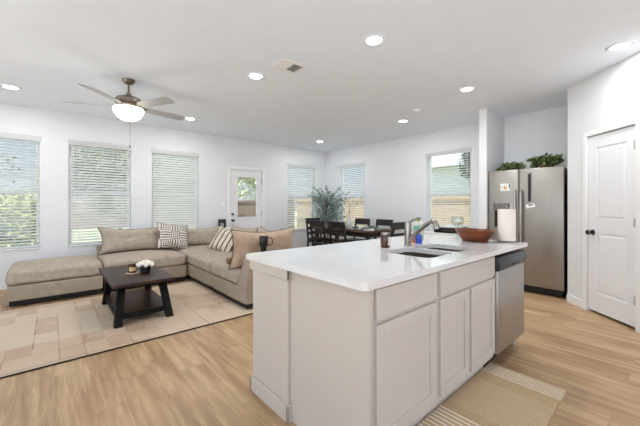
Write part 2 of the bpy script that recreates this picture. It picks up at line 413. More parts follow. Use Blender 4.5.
# back door with glass
rt = sthing('door_1', ((DX0 + DX1) / 2, BW + .05, 0))
gx0, gx1, gz0, gz1 = 3.165, 3.655, .975, 1.885
b = NB(); y0, y1 = BW + .02, BW + .065; u0, u1 = DX0 + .02, DX1 - .02
box(b, u0, gx0, y0, y1, .012, 2.03); box(b, gx1, u1, y0, y1, .012, 2.03); box(b, gx0, gx1, y0, y1, .012, gz0); box(b, gx0, gx1, y0, y1, gz1, 2.03)
for (p0, p1, q0, q1) in ((gx0 - .03, gx1 + .03, gz0 - .03, gz0), (gx0 - .03, gx1 + .03, gz1, gz1 + .03), (gx0 - .03, gx0, gz0, gz1), (gx1, gx1 + .03, gz0, gz1)): box(b, p0, p1, y0 - .012, y0, q0, q1, .004, 1)
for (p0, p1) in ((gx0 - .02, 3.39), (3.43, gx1 + .02)):
    box(b, p0, p1, y0 - .006, y0, .2, .8, .004, 1); box(b, p0 + .035, p1 - .035, y0 - .012, y0 - .006, .235, .765, .004, 1)
obj('door_panel', b, M['door'], rt)
b = NB(); box(b, gx0, gx1, BW + .038, BW + .044, gz0, gz1); obj('door_glass', b, M['pane'], rt)
b = NB()
for x0, x1, z0, z1 in ((DX0 - .055, DX0 + .0, 0, 2.11), (DX1, DX1 + .055, 0, 2.11), (DX0, DX1, 2.055, 2.11)): box(b, x0, x1, BW - .016, BW, z0, z1, .004, 1)
for x0, x1, z0, z1 in ((DX0, DX0 + .016, 0, 2.05), (DX1 - .016, DX1, 0, 2.05), (DX0, DX1, 2.034, 2.05)): box(b, x0, x1, BW, BW + .12, z0, z1)
obj('door_casing', b, M['trim'], rt)
b = NB(); lathe(b, [(0, .0), (.028, .0), (.028, -.012), (.0, -.014)], 20, (3.045, y0, 1.04), Matrix.Rotation(R(-90), 4, 'X')); lathe(b, [(0, 0), (.03, 0), (.028, .012), (.01, .016), (.01, .035), (.027, .045), (.029, .06), (.018, .07), (0, .072)], 20, (3.045, y0, .90), Matrix.Rotation(R(90), 4, 'X'))
lathe(b, [(0, 0), (.028, 0), (.026, .015), (0, .018)], 20, (3.045, y0, 1.04), Matrix.Rotation(R(90), 4, 'X')); obj('door_knob', b, M['knob'], rt)
b = NB()
for z in (.25, 1.05, 1.82): box(b, u1 - .004, DX1 - .012, y0 - .008, y0 + .004, z - .045, z + .045)
obj('hinge', b, M['nickel'], rt)
# pantry door
rt = sthing('door_2', (5.0 - .63 * S2, .9 - .63 * S2, 0))
def framed(bm, x0, x1, z0, z1, yf, panels, th=.035, dep=.008, Mx=None, fr=.0, raised=True):
    # door slab: full sheet set back, stiles/rails proud, raised centre panels
    box(bm, x0, x1, yf + dep, yf + th, z0, z1, M=Mx)
    cur = z0
    for (a, c, q0, q1) in panels:
        box(bm, x0, x1, yf, yf + dep, cur, q0, M=Mx); box(bm, x0, a, yf, yf + dep, q0, q1, M=Mx); box(bm, c, x1, yf, yf + dep, q0, q1, M=Mx); cur = q1
        if raised:
            g = .022
            t = NB(); A = [(a + g, q0 + g), (c - g, q0 + g), (c - g, q1 - g), (a + g, q1 - g)]; g2 = .042; Bp = [(a + g2, q0 + g2), (c - g2, q0 + g2), (c - g2, q1 - g2), (a + g2, q1 - g2)]
            va = [t.verts.new((p, yf + dep, r_)) for p, r_ in A]; vb = [t.verts.new((p, yf + .001, r_)) for p, r_ in Bp]
            t.faces.new(vb)
            for i in range(4): t.faces.new((va[i], va[(i + 1) % 4], vb[(i + 1) % 4], vb[i]))
            bmesh.ops.recalc_face_normals(t, faces=t.faces[:]); merge(bm, t, Mx)
    box(bm, x0, x1, yf, yf + dep, cur, z1, M=Mx)
b = NB(); framed(b, D0 + .004, D1 - .004, .03, 2.035, .006, [(D0 + .11, D1 - .11, .24, .93), (D0 + .11, D1 - .11, 1.08, 1.90)], Mx=dgx); obj('door_panel', b, M['door'], rt, 10)
b = NB()
for a, c, z0, z1 in ((D0 - .058, D0, 0, 2.105), (D1, D1 + .058, 0, 2.105), (D0, D1, 2.047, 2.105)): box(b, a, c, -.016, -.0, z0, z1, .004, 1, M=dgx)
obj('door_casing', b, M['trim'], rt)
b = NB(); lathe(b, [(0, 0), (.032, 0), (.03, .008), (.011, .013), (.011, .035), (.026, .043), (.030, .055), (.024, .066), (0, .07)], 24, (0, 0, 0), dgx @ Matrix.Translation((D0 + .065, .006, .93)) @ Matrix.Rotation(R(90), 4, 'X')); obj('door_knob', b, M['knob'], rt)
b = NB()
for z in (.3, 1.07, 1.84): box(b, D1 - .010, D1 + .004, -.02, .004, z - .045, z + .045, M=dgx)
obj('hinge', b, mat('hinge_satin', 'B5B3B0', .45, .3), rt)
# light switch beside the back door and a thermostat
def plate(name, label, cat, x, z, w_, h_):
    r = thing(name, label, cat, (x, BW, z)); b = NB(); box(b, x - w_ / 2, x + w_ / 2, BW - .007, BW, z - h_ / 2, z + h_ / 2, .002, 1); obj('cover_plate', b, M['white_p'], r)
    b = NB(); box(b, x - .012, x + .012, BW - .012, BW - .007, z - .03, z + .03, .002, 1); obj('rocker', b, M['trim'], r)
plate('light_switch', 'white light switch on the wall left of the glazed back door', 'switch', 2.80, 1.27, .075, .115)

# ------------------------------------------------------------------ outdoors
b = NB(); box(b, -30, 40, BW + WT, 60, -.42, -.30); box(b, RW + WT, 40, -20, BW + WT, -.42, -.30); 
gr = NT('lawn', .9); gr.xyz(); gr.link(gr.mix(gr.rng(gr.noise(3), .3, .7), '8C9A6E', 'B5B58F'), gr.b.inputs['Base Color'])
tag(obj('lawn', b, gr.m), 'pale dry lawn outside the windows', 'lawn', kind='structure')
b = NB(); box(b, -2.6, 6.0, BW + WT + .01, 9.4, -.3, -.12); struct('trim_patio', b, mat('patio_concrete', 'C9C6C0', .8, bump=.3, vary=.05))
def fence(name, label, p, q_, top, m, group=None):
    p = Vector(p); q_ = Vector(q_); L = (q_ - p).length; n = int(L / .145); d = (q_ - p) / L; ang = math.atan2(d.y, d.x)
    root = thing(name, label, 'fence', (p.x, p.y, -.3)); T = Matrix.Translation((p.x, p.y, 0)) @ Matrix.Rotation(ang, 4, 'Z')
    b = NB(); rr = random.Random(3)
    for i in range(n): box(b, i * .145, i * .145 + .139, 0, .018, -.28, top + rr.uniform(-.008, .008), M=T)
    obj('boards', b, m, root); b = NB()
    for z in (-.1, .6, top - .15): box(b, 0, L, .018, .056, z, z + .09, M=T)
    obj('rails', b, m, root)
b = NB(); box(b, -30, RW + WT, -30, FY - WT, -.42, -.10); box(b, -30, LX - WT, FY - WT, 6.0, -.42, -.10); struct('trim_bounce_ground', b, mat('bounce_ground_concrete', 'DCDDDE', .85, bump=.3, vary=.04))  # unseen pale ground, added to bounce sunlight up onto the ceiling
fence('wooden_fence', 'tan board fence standing beyond the dining windows', (8.9, -2, 0), (8.9, 12.0, 0), 1.55, M['fence'])
fence('wooden_fence', 'weathered brown board fence seen through the back door glass', (8.9, 12.15, 0), (8.9, 24, 0), 1.52, M['fence2'])
fence('wooden_fence', 'long board fence across the back of the yard behind the shrubs', (-14, 24.1, 0), (8.8, 24.1, 0), 1.5, M['fence2'])
r = thing('neighbour_house', 'pale neighbouring house with a grey roof beyond the tan fence', 'house', (16, 5, -.3))
b = NB(); box(b, 13, 20, -6, 8.5, -.3, 2.9); obj('wall', b, mat('neighbour_siding', 'D5D8D8', .8, vary=.03), r)
b = NB(); prism(b, [(12.5, 2.9), (20.5, 2.9), (16.5, 5.0)], -6.4, 8.9, 'y'); obj('roof', b, mat('neighbour_roof', '9AA0A4', .9, vary=.1), r)
b = NB(); box(b, 12.97, 13.0, -5.0, -3.8, 1.0, 2.2); obj('window', b, mat('neighbour_window', '6E7C86', .2), r)
def leaf_mat(name, a, c):
    q = NT(name, .9); q.b.inputs['Specular IOR Level'].default_value = .15; q.xyz(); i = q.node('ShaderNodeNewGeometry'); q.link(q.mix(i.outputs['Random Per Island'], a, c), q.b.inputs['Base Color']); return q.m
def leaves(b, rr, c, rad, n, size, shell=.35):
    c = Vector(c)
    for i in range(n):
        v = Vector((rr.gauss(0, 1), rr.gauss(0, 1), rr.gauss(0, 1))).normalized() * (rr.uniform(shell, 1) ** .6)
        p = c + Vector((v.x * rad[0], v.y * rad[1], v.z * rad[2])); s = size * rr.uniform(.6, 1.3)
        u = Vector((rr.gauss(0, 1), rr.gauss(0, 1), rr.gauss(0, 1))).normalized(); w_ = u.orthogonal().normalized() * .45
        pts = [p - u * s, p + w_ * s, p + u * s, p - w_ * s]; b.faces.new([b.verts.new(k) for k in pts])
def tree(label, x, y, h, rad, n, size, lm, seed, trunk=True, cat='tree', name='yard_tree', zc=None):
    rr = random.Random(seed); root = thing(name, label, cat, (x, y, -.3)); zc = zc if zc is not None else h - rad[2]
    b = NB()
    for k in range(9):
        a = rr.uniform(0, 2 * PI); d = rr.uniform(.15, .6)
        leaves(b, rr, (x + math.cos(a) * rad[0] * d, y + math.sin(a) * rad[1] * d, zc + rr.uniform(-.5, .5) * rad[2]), [q_ * .55 for q_ in rad], n // 9, size)
    obj('foliage', b, lm, root, 80)
    b = NB(); tube(b, [(x, y, -.3), (x + .05, y, zc * .5), (x, y + .05, zc)], [.06, .05, .03], 8)
    for k in range(12):
        a = rr.uniform(0, 2 * PI); z0 = rr.uniform(.4, 1.) * zc
        e1 = Vector((x + math.cos(a) * rad[0] * .9, y + math.sin(a) * rad[1] * .9, z0 + rr.uniform(.2, .9) * rad[2])); m_ = Vector((x, y, z0)).lerp(e1, .5) + Vector((0, 0, -.08))
        tube(b, [(x, y, z0), m_, e1], [.022, .015, .006], 6)
    obj('trunk' if trunk else 'stems', b, M['bark'], root)
M['bark'] = mat('bark', '6B5B4B', .9, vary=.3, bump=.5, bscale=20)
LM1 = leaf_mat('shrub_leaves', '55623A', '98A067'); LM2 = leaf_mat('greygreen_leaves', '5A6357', '79816F'); LM3 = leaf_mat('pale_leaves', 'A3A87A', 'D9D5AE'); LM4 = leaf_mat('olive_leaves', '6E827E', 'A6B6B0')
tree('yellow-green bushy shrub outside the leftmost window', -1.2, 10.2, 1.9, (1.5, 1.0, 1.1), 5200, .07, LM1, 1, False, 'shrub', 'yard_shrub', .65)
tree('thin-leaved tree with bare branches rising behind the shrub', -2.3, 12.8, 4.6, (1.5, 1.2, 1.6), 900, .07, LM2, 2)
tree('grey-green tree filling the view of the window behind the sofa', 1.7, 12.2, 4.2, (2.0, 1.4, 2.0), 9000, .08, LM2, 3)
tree('grey-green broad tree beyond the tilted blind', 4.4, 17.5, 4.6, (2.0, 1.5, 2.1), 5200, .10, LM2, 4)
tree('pale leafy tree seen in the back door glass above the fence', 12.2, 20.6, 6.4, (2.6, 2.6, 2.6), 5200, .13, LM3, 5)
tree('dark little tree between the tan fence and the pale house', 10.6, 4.2, 3.6, (.7, .7, .9), 1800, .08, LM2, 6)

# ------------------------------------------------------------------ kitchen island
IX0, IX1 = 1.04, 3.18; FR = .885; CH = .884
b = NB(); box(b, 1.02, 3.09, 1.455, 1.86, 0, CH); o = struct('wall_island', b, M['island'])
b = NB()
box(b, 1.006, 1.02, 1.441, 1.874, 0, .10, .004, 1); box(b, 1.006, 3.09, 1.86, 1.874, 0, .10, .004, 1); box(b, 1.006, 1.04, 1.441, 1.455, 0, .10, .003, 1)
struct('baseboard_island', b, M['island'])
b = NB(); box(b, 1.003, 1.02, 1.437, 1.878, .815, CH, .003, 1); box(b, 1.02, 3.09, 1.86, 1.878, .815, CH, .003, 1); box(b, 1.0, 1.036, 1.437, 1.455, .815, CH, .002, 1); struct('trim_1', b, M['island'])
Z0 = .115; ZT = .155
def shaker(bm, x0, x1, z0, z1, yf, rail=.058, dep=.009, th=.02):
    box(bm, x0, x1, yf + dep, yf + th, z0, z1)
    for a, c, p, q_ in ((x0, x0 + rail, z0, z1), (x1 - rail, x1, z0, z1), (x0 + rail, x1 - rail, z0, z0 + rail), (x0 + rail, x1 - rail, z1 - rail, z1)):
        box(bm, a, c, yf, yf + dep, p, q_, .0015, 1)
DF = .866
def cabinet(name, label, x0, x1, doors, drawers, hollow=False):
    r = thing(name, label, 'cabinet', ((x0 + x1) / 2, 1.17, 0))
    b = NB()
    # side panels, bottom, back and a face frame: an open carcass
    box(b, x0, x0 + .018, FR + .019, 1.44, Z0, CH); box(b, x1 - .018, x1, FR + .019, 1.44, Z0, CH)
    box(b, x0 + .018, x1 - .018, FR + .019, 1.44, Z0, Z0 + .018); box(b, x0, x1, 1.44, 1.45, Z0, CH)
    st_ = [(x0, doors[0][0] + .02)] + [(doors[k][1] - .02, doors[k + 1][0] + .02) for k in range(len(doors) - 1)] + [(doors[-1][1] - .02, x1)]
    for a, c in st_: box(b, a, c, FR, FR + .018, Z0, CH)
    for (a, _), (c, _) in zip([(q_[1], 0) for q_ in st_[:-1]], [(q_[0], 0) for q_ in st_[1:]]):
        for p, q_ in ((Z0, ZT + .02), (.69, .74), (.855, CH)): box(b, a, c, FR, FR + .018, p, q_)
    obj('body', b, M['cab'], r)
    b = NB(); box(b, x0, x1, FR + .07, FR + .085, 0, Z0); obj('toe_kick', b, M['cab'], r)
    for a, c in doors:
        b = NB(); shaker(b, a, c, ZT, .705, DF); obj('door', b, M['cab'], r)
    for a, c in drawers:
        b = NB(); box(b, a, c, DF, DF + .019, .725, .868, .003, 1); obj('drawer', b, M['cab'], r)
    return r
cabinet('base_cabinet', 'white island cabinet with one wide door and a drawer, nearest the camera', IX0 + .02, 1.637, [(1.090, 1.614)], [(1.090, 1.614)])
cabinet('sink_cabinet', 'white island cabinet with two doors under the sink, beside the dishwasher', 1.639, 2.475, [(1.659, 2.030), (2.062, 2.460)], [(1.659, 2.460)])
b = NB(); box(b, IX0, IX0 + .019, DF + .003, 1.454, 0, CH); tag(obj('end_panel', b, M['island'], off=(IX0, 1.16, 0)), 'plain white panel closing the near end of the island', 'panel')
b = NB(); box(b, 3.09, 3.108, .93, 1.454, 0, CH); tag(obj('end_panel', b, M['island'], off=(3.10, 1.16, 0)), 'white panel closing the island beyond the dishwasher', 'panel')
# countertop with sink cut-outs
cx0, cx1, cy0, cy1 = .975, 3.145, .838, 1.895
b = rbox(cx0, cx1, cy0, cy1, .885, .917, .025); bmesh.ops.bevel(b, geom=[e_ for e_ in b.edges if abs(e_.verts[0].co.z - e_.verts[1].co.z) < 1e-6 and len(e_.link_faces) == 2 and any(len(f.verts) > 10 for f in e_.link_faces)], offset=.004, segments=2, affect='EDGES')
ct = obj('countertop', b, M['quartz'], off=(2.1, 1.36, .885))
SB = [(1.745, 2.092, .985, 1.35), (2.128, 2.45, .985, 1.35)]
cs = []
for x0, x1, y0, y1 in SB:
    c = rbox(x0, x1, y0, y1, .8, 1.0, .06); bmesh.ops.translate(c, vec=(-2.1, -1.36, -.885), verts=c.verts); cs.append(c)
cut(ct, cs); tag(ct, 'white polished stone worktop covering the whole kitchen island', 'countertop')
for p in ct.data.polygons: p.use_smooth = True
ct.data.set_sharp_from_angle(angle=R(38))
if not ct.data.materials: ct.data.materials.append(M['quartz'])
r = thing('kitchen_sink', 'double-bowl stainless steel sink set into the island worktop', 'sink', (2.1, 1.17, .7))
for x0, x1, y0, y1 in SB:
    t = NB(); n = 6; rr_ = .055; rings = []
    for inset, z in ((-.018, .8835), (.0, .8835), (.004, .74), (.03, .715), (.09, .71)):
        a0, a1, b0, b1 = x0 + inset, x1 - inset, y0 + inset, y1 - inset; rad = max(.01, rr_ - inset * .3); ring = []
        for cx_, cy_, an in ((a1 - rad, b1 - rad, 0), (a0 + rad, b1 - rad, 90), (a0 + rad, b0 + rad, 180), (a1 - rad, b0 + rad, 270)):
            for i in range(n + 1):
                a = R(an + 90 * i / n); ring.append(t.verts.new((cx_ + rad * math.cos(a), cy_ + rad * math.sin(a), z)))
        rings.append(ring)
    for A, B in zip(rings, rings[1:]):
        for i in range(len(A)): t.faces.new((A[i], A[(i + 1) % len(A)], B[(i + 1) % len(A)], B[i]))
    t.faces.new(rings[-1]); bmesh.ops.recalc_face_normals(t, faces=t.faces[:])
    bo = obj('bowl', t, M['sink'], r)
    b = NB(); lathe(b, [(.0, .0), (.02, .001), (.042, .003), (.045, .001), (.045, 0)], 24, ((x0 + x1) / 2, (y0 + y1) / 2 + .02, .712)); obj('drain', b, M['chrome'], bo)
# faucet
r = thing('kitchen_faucet', 'brushed chrome pull-out kitchen faucet standing behind the sink bowls', 'faucet', (2.155, 1.405, .917))
b = NB(); lathe(b, [(0, 0), (.032, 0), (.032, .006), (.026, .012), (.0255, .10), (.027, .16), (.025, .187), (.015, .197), (0, .2)], 24, (2.155, 1.405, .917)); obj('body', b, M['chrome'], r)
b = NB(); tube(b, [(2.153, 1.39, .965), (2.146, 1.34, 1.01), (2.135, 1.26, 1.075), (2.128, 1.20, 1.115)], [.017, .0165, .015, .015], 14)
obj('spout', b, M['chrome'], r)
b = NB(); tube(b, [(2.129, 1.205, 1.112), (2.126, 1.18, 1.125), (2.123, 1.155, 1.118), (2.121, 1.142, 1.085), (2.12, 1.138, 1.07)], [.016, .019, .021, .021, .018], 14); obj('spray_head', b, M['chrome'], r)
b = NB(); tube(b, [(2.155, 1.40, 1.10), (2.16, 1.365, 1.125), (2.175, 1.325, 1.142), (2.185, 1.295, 1.148)], [.013, .009, .008, .006], 10); obj('lever', b, M['chrome'], r)
# dishwasher
r = thing('dishwasher', 'stainless dishwasher with a dark control strip at the island end', 'dishwasher', (2.78, 1.15, 0))
b = NB(); box(b, 2.485, 3.083, .90, 1.43, .10, .875); obj('body', b, M['blackp'], r)
b = NB(); box(b, 2.483, 3.083, .853, .90, .135, .752, .006, 2); d_ = obj('door', b, M['dw_steel'], r)
b = NB(); prism(b, [(.838, .765), (.832, .80), (.842, .855), (.90, .862), (.90, .752), (.850, .752)], 2.481, 3.085, 'x', .003); obj('control_panel', b, mat('graphite_plastic', '35373A', .35, .2, vary=.05), r)
b = NB(); box(b, 2.73, 2.87, .828, .836, .775, .788, .002, 1); obj('handle_recess', b, M['blackp'], r)
b = NB(); box(b, 2.79, 2.85, .8325, .8365, .823, .829); obj('badge', b, M['chrome'], r)
b = NB(); box(b, 2.487, 3.08, .96, .975, 0, .10); obj('toe_kick', b, M['blackp'], r)
b = NB(); lathe(b, [(0, 0), (.014, 0), (.014, .1), (0, .1)], 10, (2.9, 1.39, 0)); obj('leg', b, M['chrome'], r); b = NB(); lathe(b, [(0, 0), (.014, 0), (.014, .1), (0, .1)], 10, (2.62, 1.39, 0)); obj('leg', b, M['chrome'], r)

# ------------------------------------------------------------------ things on the island
CT = .917
def bottle(label, x, y, prof, m, capm, capprof, name='dish_soap_bottle', cat='bottle', sx=1., sy=1., labm=None, lz=None, rot=0., partcap='cap'):
    r = thing(name, label, cat, (x, y, CT)); Mx = Matrix.Rotation(rot, 4, 'Z')
    b = NB(); lathe(b, prof, 24, (x, y, CT), Mx, sx, sy); obj('body', b, m, r)
    if capprof: b = NB(); lathe(b, capprof, 20, (x, y, CT), Mx, min(1, sx), min(1, sy)); obj(partcap, b, capm, r)
    if labm:
        z0, z1, rad = lz; t = NB(); n = 16; A = []
        for z in (z0, z1): A.append([t.verts.new((rad * math.cos(a) * sx, rad * math.sin(a) * sy, z)) for a in [R(-155 + 130 * i / n) for i in range(n + 1)]])
        for i in range(n): t.faces.new((A[0][i], A[0][i + 1], A[1][i + 1], A[1][i]))
        b = NB(); merge(b, t, Matrix.Translation((x, y, CT)) @ Mx); obj('label_sticker', b, labm, r)
    return r
amber = mat('amber_glass', '4A2412', .12, coat=.5, vary=.1)
cream = mat('cream_label', 'E4DFD6', .6)
bottle('amber glass jar candle with a pale label beside the sink', 1.95, 1.47, [(0, 0), (.034, 0), (.037, .004), (.037, .1), (.034, .104)], amber, M['chrome'], [(.0345, .101), (.0375, .101), (.0375, .112), (.034, .114), (0, .114)], 'jar_candle', 'candle', labm=cream, lz=(.02, .085, .0376), rot=R(45), partcap='lid')
clear_soap = mat('pale_soap_plastic', 'DDE3D2', .2, coat=.4, trans=.3, vary=.03)
gl = mat('green_blue_label', '6FA7A0', .5, vary=.25, vscale=40)
bottle('tall pale dish soap bottle with a green-blue label behind the faucet', 2.52, 1.53, [(0, 0), (.046, 0), (.05, .006), (.052, .05), (.047, .10), (.052, .135), (.044, .168), (.014, .180), (.012, .186)], clear_soap, None, None, sy=.62, labm=gl, lz=(.095, .14, .0525), rot=R(-40))
r = bpy.data.objects['dish_soap_bottle']
b = NB(); lathe(b, [(.014, .18), (.014, .2), (.007, .206), (.006, .216), (0, .217)], 16, (2.52, 1.53, CT)); obj('cap', b, mat('green_cap', '7E9A4A', .4), r)
bottle('short blue dish soap bottle beside the faucet', 2.36, 1.43, [(0, 0), (.026, 0), (.029, .005), (.029, .06), (.024, .075), (.011, .082)], mat('blue_soap', '1741B5', .15, coat=.4, vary=.1), M['white_p'], [(.011, .08), (.012, .095), (.006, .1), (0, .101)], sy=.7, rot=R(-40))
bottle('small orange-brown hand soap bottle between the faucet and the blue bottle', 2.40, 1.50, [(0, 0), (.025, 0), (.027, .005), (.027, .055), (.02, .068), (.01, .075)], mat('orange_soap', 'C0713A', .2, coat=.4, vary=.1), M['white_p'], [(.01, .074), (.011, .086), (0, .088)], 'hand_soap_bottle')
# wooden bowl
r = thing('wooden_bowl', 'reddish-brown wooden salad bowl on the end of the island', 'bowl', (2.90, 1.19, CT))
b = NB(); lathe(b, [(0, 0), (.095, 0), (.105, .004), (.135, .05), (.163, .098), (.166, .104), (.158, .104), (.128, .055), (.09, .014), (0, .012)], 40, (2.90, 1.19, CT)); obj('bowl_shell', b, M['bowlwood'], r)
r = thing('glass_vase', 'clear round glass vase standing behind the wooden bowl', 'vase', (3.03, 1.41, CT))
b = NB(); lathe(b, [(0, 0), (.045, 0), (.047, .006), (.012, .012), (.010, .07), (.03, .10), (.056, .14), (.06, .175), (.05, .215), (.048, .215), (.057, .175), (.053, .142), (.028, .106), (0, .098)], 32, (3.03, 1.41, CT)); obj('glass_shell', b, M['clear'], r)
# paper towel on its stand
r = thing('paper_towel_stand', 'white paper towel roll on an upright stand at the island corner', 'paper towel', (3.04, .975, CT)); px, py = 3.04, .975
b = NB(); lathe(b, [(0, 0), (.078, 0), (.08, .003), (.08, .008), (.07, .012), (0, .012)], 32, (px, py, CT)); obj('base', b, M['nickel'], r)
b = NB(); lathe(b, [(.006, .012), (.006, .315), (.012, .318), (.012, .332), (0, .336)], 16, (px, py, CT)); obj('post', b, M['nickel'], r)
b = NB(); lathe(b, [(.02, .014), (.068, .014), (.0695, .02), (.0695, .285), (.068, .291), (.02, .291), (.02, .014)], 36, (px, py, CT)); obj('paper_roll', b, mat('paper', 'EFE6DE', .9, bump=.5, bscale=120, vary=.02), r)
b = NB(); tube(b, [(px + .055, py - .066, CT + .008), (px + .062, py - .072, CT + .1), (px + .062, py - .072, CT + .26)], .003, 8); obj('tension_arm', b, M['nickel'], r)

# ------------------------------------------------------------------ fridge
FXf = 5.10
r = thing('refrigerator', 'stainless side-by-side refrigerator standing in the alcove', 'refrigerator', (5.42, 1.42, 0))
b = NB(); box(b, FXf + .062, 5.80, .965, 1.875, .02, 1.75, .006, 1); obj('body', b, M['blackp'], r)
def fdoor(y0, y1, nm):
    b = NB(); box(b, FXf, FXf + .058, y0, y1, .10, 1.765, .012, 3); return obj(nm, b, M['steel'], r)
d1 = fdoor(.955, 1.475, 'door'); d2 = fdoor(1.482, 1.885, 'freezer_door')
b = NB(); box(b, FXf + .02, FXf + .062, .97, 1.87, .015, .095, .004, 1)
for k in range(4): box(b, FXf + .012, FXf + .02, .98, 1.86, .022 + k * .018, .032 + k * .018)
obj('grille', b, M['blackp'], r)
for y in (1.0, 1.84):
    for x in (FXf + .07, 5.7): b = NB(); box(b, x, x + .05, y - .03, y + .03, 0, .022); obj('foot', b, M['blackp'], r)
for dd, y in ((d1, 1.443), (d2, 1.515)):
    b = NB(); tube(b, [(FXf, y, .62), (FXf - .045, y, .66), (FXf - .052, y, .75), (FXf - .052, y, 1.3), (FXf - .045, y, 1.42), (FXf, y, 1.46)], [.013, .015, .016, .016, .015, .013], 12); obj('handle', b, mat('handle_metal', 'B5B0AA', .3, .9), dd)
b = NB(); y0, y1, z0, z1 = 1.60, 1.81, .90, 1.27
for a, c, p, q_ in ((y0, y0 + .015, z0, z1), (y1 - .015, y1, z0, z1), (y0, y1, z0, z0 + .02), (y0, y1, z1 - .11, z1)): box(b, FXf - .008, FXf + .01, a, c, p, q_, .002, 1)
ds = obj('dispenser', b, mat('dispenser_grey', '73706E', .35, .4), d2)
b = NB(); box(b, FXf - .003, FXf + .004, y0 + .015, y1 - .015, z0 + .02, z1 - .11); box(b, FXf - .01, FXf - .002, y0 + .08, y0 + .13, z0 + .12, z1 - .12, .002, 1); o = obj('dispenser_recess', b, M['dark'], r)
# things stuck on the fridge
b = NB(); box(b, FXf - .004, FXf - .0005, 1.585, 1.72, 1.455, 1.565, .001, 1); rr0 = thing('photo_card', 'white card with a small orange picture stuck on the freezer door', 'card', (FXf, 1.65, 1.455)); obj('card', b, M['white_p'], rr0)
b = NB(); box(b, FXf - .0052, FXf - .004, 1.635, 1.675, 1.475, 1.53); box(b, FXf - .0052, FXf - .004, 1.69, 1.705, 1.50, 1.52); obj('picture', b, mat('orange_print', 'CF9A6C', .6, vary=.3, vscale=60), rr0)
b = NB(); box(b, FXf - .0052, FXf - .004, 1.587, 1.605, 1.49, 1.563); obj('dark_strip', b, M['knob'], rr0)
r0 = thing('hanging_strap', 'long dark patterned strap hanging on the fridge door', 'strap', (FXf, 1.345, 1.29))
b = NB(); box(b, FXf - .012, FXf - .0005, 1.327, 1.363, 1.30, 1.70, .003, 1); obj('strap', b, mat('strap_fabric', '2B2A33', .8, vary=.5, vscale=50), r0)
b = NB(); box(b, FXf - .016, FXf - .0005, 1.325, 1.366, 1.68, 1.71, .003, 1); obj('clip', b, M['chrome'], r0); b = NB(); lathe(b, [(0, 0), (.012, 0), (.012, .012), (0, .012)], 12, (FXf - .014, 1.345, 1.287)); obj('end_ring', b, M['chrome'], r0)
r0 = thing('paper_note', 'small tilted white note below the dark strap on the fridge', 'note', (FXf, 1.33, 1.22))
T = Matrix.Translation((FXf - .003, 1.335, 1.235)) @ Matrix.Rotation(R(-14), 4, 'X')
b = NB(); box(b, -.0015, .0015, -.055, .055, -.028, .028, M=T); obj('paper', b, M['white_p'], r0)
b = NB(); box(b, -.004, -.0015, -.04, .02, .004, .016, M=T); obj('magnet', b, M['blackp'], r0)
# ivy on the fridge
LMp = leaf_mat('ivy_leaves', '34482A', '8A9866')
def ivy(label, y0, y1, h, seed, name='ivy_plant'):
    rr = random.Random(seed); ym = (y0 + y1) / 2; root = thing(name, label, 'plant', (5.32, ym, 1.75), group='plants on top of the fridge')
    b = NB(); lathe(b, [(0, 0), (.06, 0), (.075, .08), (.07, .08), (.06, .07), (0, .07)], 20, (5.34, ym, 1.752)); obj('pot', b, M['fluff'], root)
    b = NB(); st = NB()
    for k in range(56):
        a = rr.uniform(0, 2 * PI); ty = ym + math.cos(a) * (y1 - y0) / 2 * rr.uniform(.4, 1); tx = 5.33 + math.sin(a) * .15 * rr.uniform(.3, 1); tz = 1.77 + h * rr.uniform(.25, 1) * (1 - .4 * abs(ty - ym) / ((y1 - y0) / 2))
        p0 = Vector((5.34, ym, 1.80)); p2 = Vector((tx, ty, tz)); p1 = (p0 + p2) / 2 + Vector((0, 0, .06))
        tube(st, [p0, p1, p2], .0025, 4)
        for t_ in (.45, .62, .75, .87, 1.):
            p = p0 * (1 - t_) ** 2 + p1 * 2 * t_ * (1 - t_) + p2 * t_ ** 2; s = .04 * rr.uniform(.7, 1.3)
            u = Vector((rr.gauss(0, 1), rr.gauss(0, 1), rr.gauss(0, .6))).normalized(); v_ = u.cross(Vector((rr.gauss(0, 1), rr.gauss(0, 1), rr.gauss(0, 1)))).normalized(); n_ = u.cross(v_)
            p = p + u * s * .8
            p.z = max(p.z, 1.81)
            pts = [p - u * s, p - u * .3 * s + v_ * .55 * s, p + u * .3 * s + v_ * .4 * s, p + u * 1.1 * s - n_ * .2 * s, p + u * .3 * s - v_ * .4 * s, p - u * .3 * s - v_ * .55 * s]
            b.faces.new([b.verts.new(k_) for k_ in pts])
    obj('leaves', b, LMp, root, 80); obj('stems', st, M['bark'], root)
ivy('low bushy green plant on top of the freezer side, left of the taller one', 1.48, 1.82, .10, 5)
ivy('taller spreading green plant on top of the fridge, next to the pantry wall', .98, 1.42, .20, 9)

# ------------------------------------------------------------------ kitchen mat
q = NT('striped_mat', .9); X = q.xyz(); u = X[0]        # local x, mat centre at 0
def band(lo, hi): return q.math('MULTIPLY', q.math('GREATER_THAN', u, lo), q.math('LESS_THAN', u, hi))
def lines(p, duty): return q.math('LESS_THAN', q.math('FRACT', q.math('DIVIDE', q.math('ADD', u, 5.0), p)), duty)
base = q.mix(q.rng(q.noise(60), .3, .7), 'B79B77', 'C4AA86')
fine = q.math('MULTIPLY', lines(.018, .4), band(-.14, .26)); c = q.mix(q.math('MULTIPLY', fine, .45), base, 'D9C9AE')
c = q.mix(q.math('MULTIPLY', q.math('MULTIPLY', lines(.029, .42), band(.38, .6)), .9), c, 'EADFCB')
c = q.mix(q.math('MULTIPLY', q.math('MULTIPLY', lines(.034, .45), band(-.6, -.22)), .9), c, 'EADFCB')
q.link(c, q.b.inputs['Base Color']); q.bump(q.noise(300), .5, .002); 
b = rbox(1.46, 2.575, .47, .945, .0015, .013, .012)
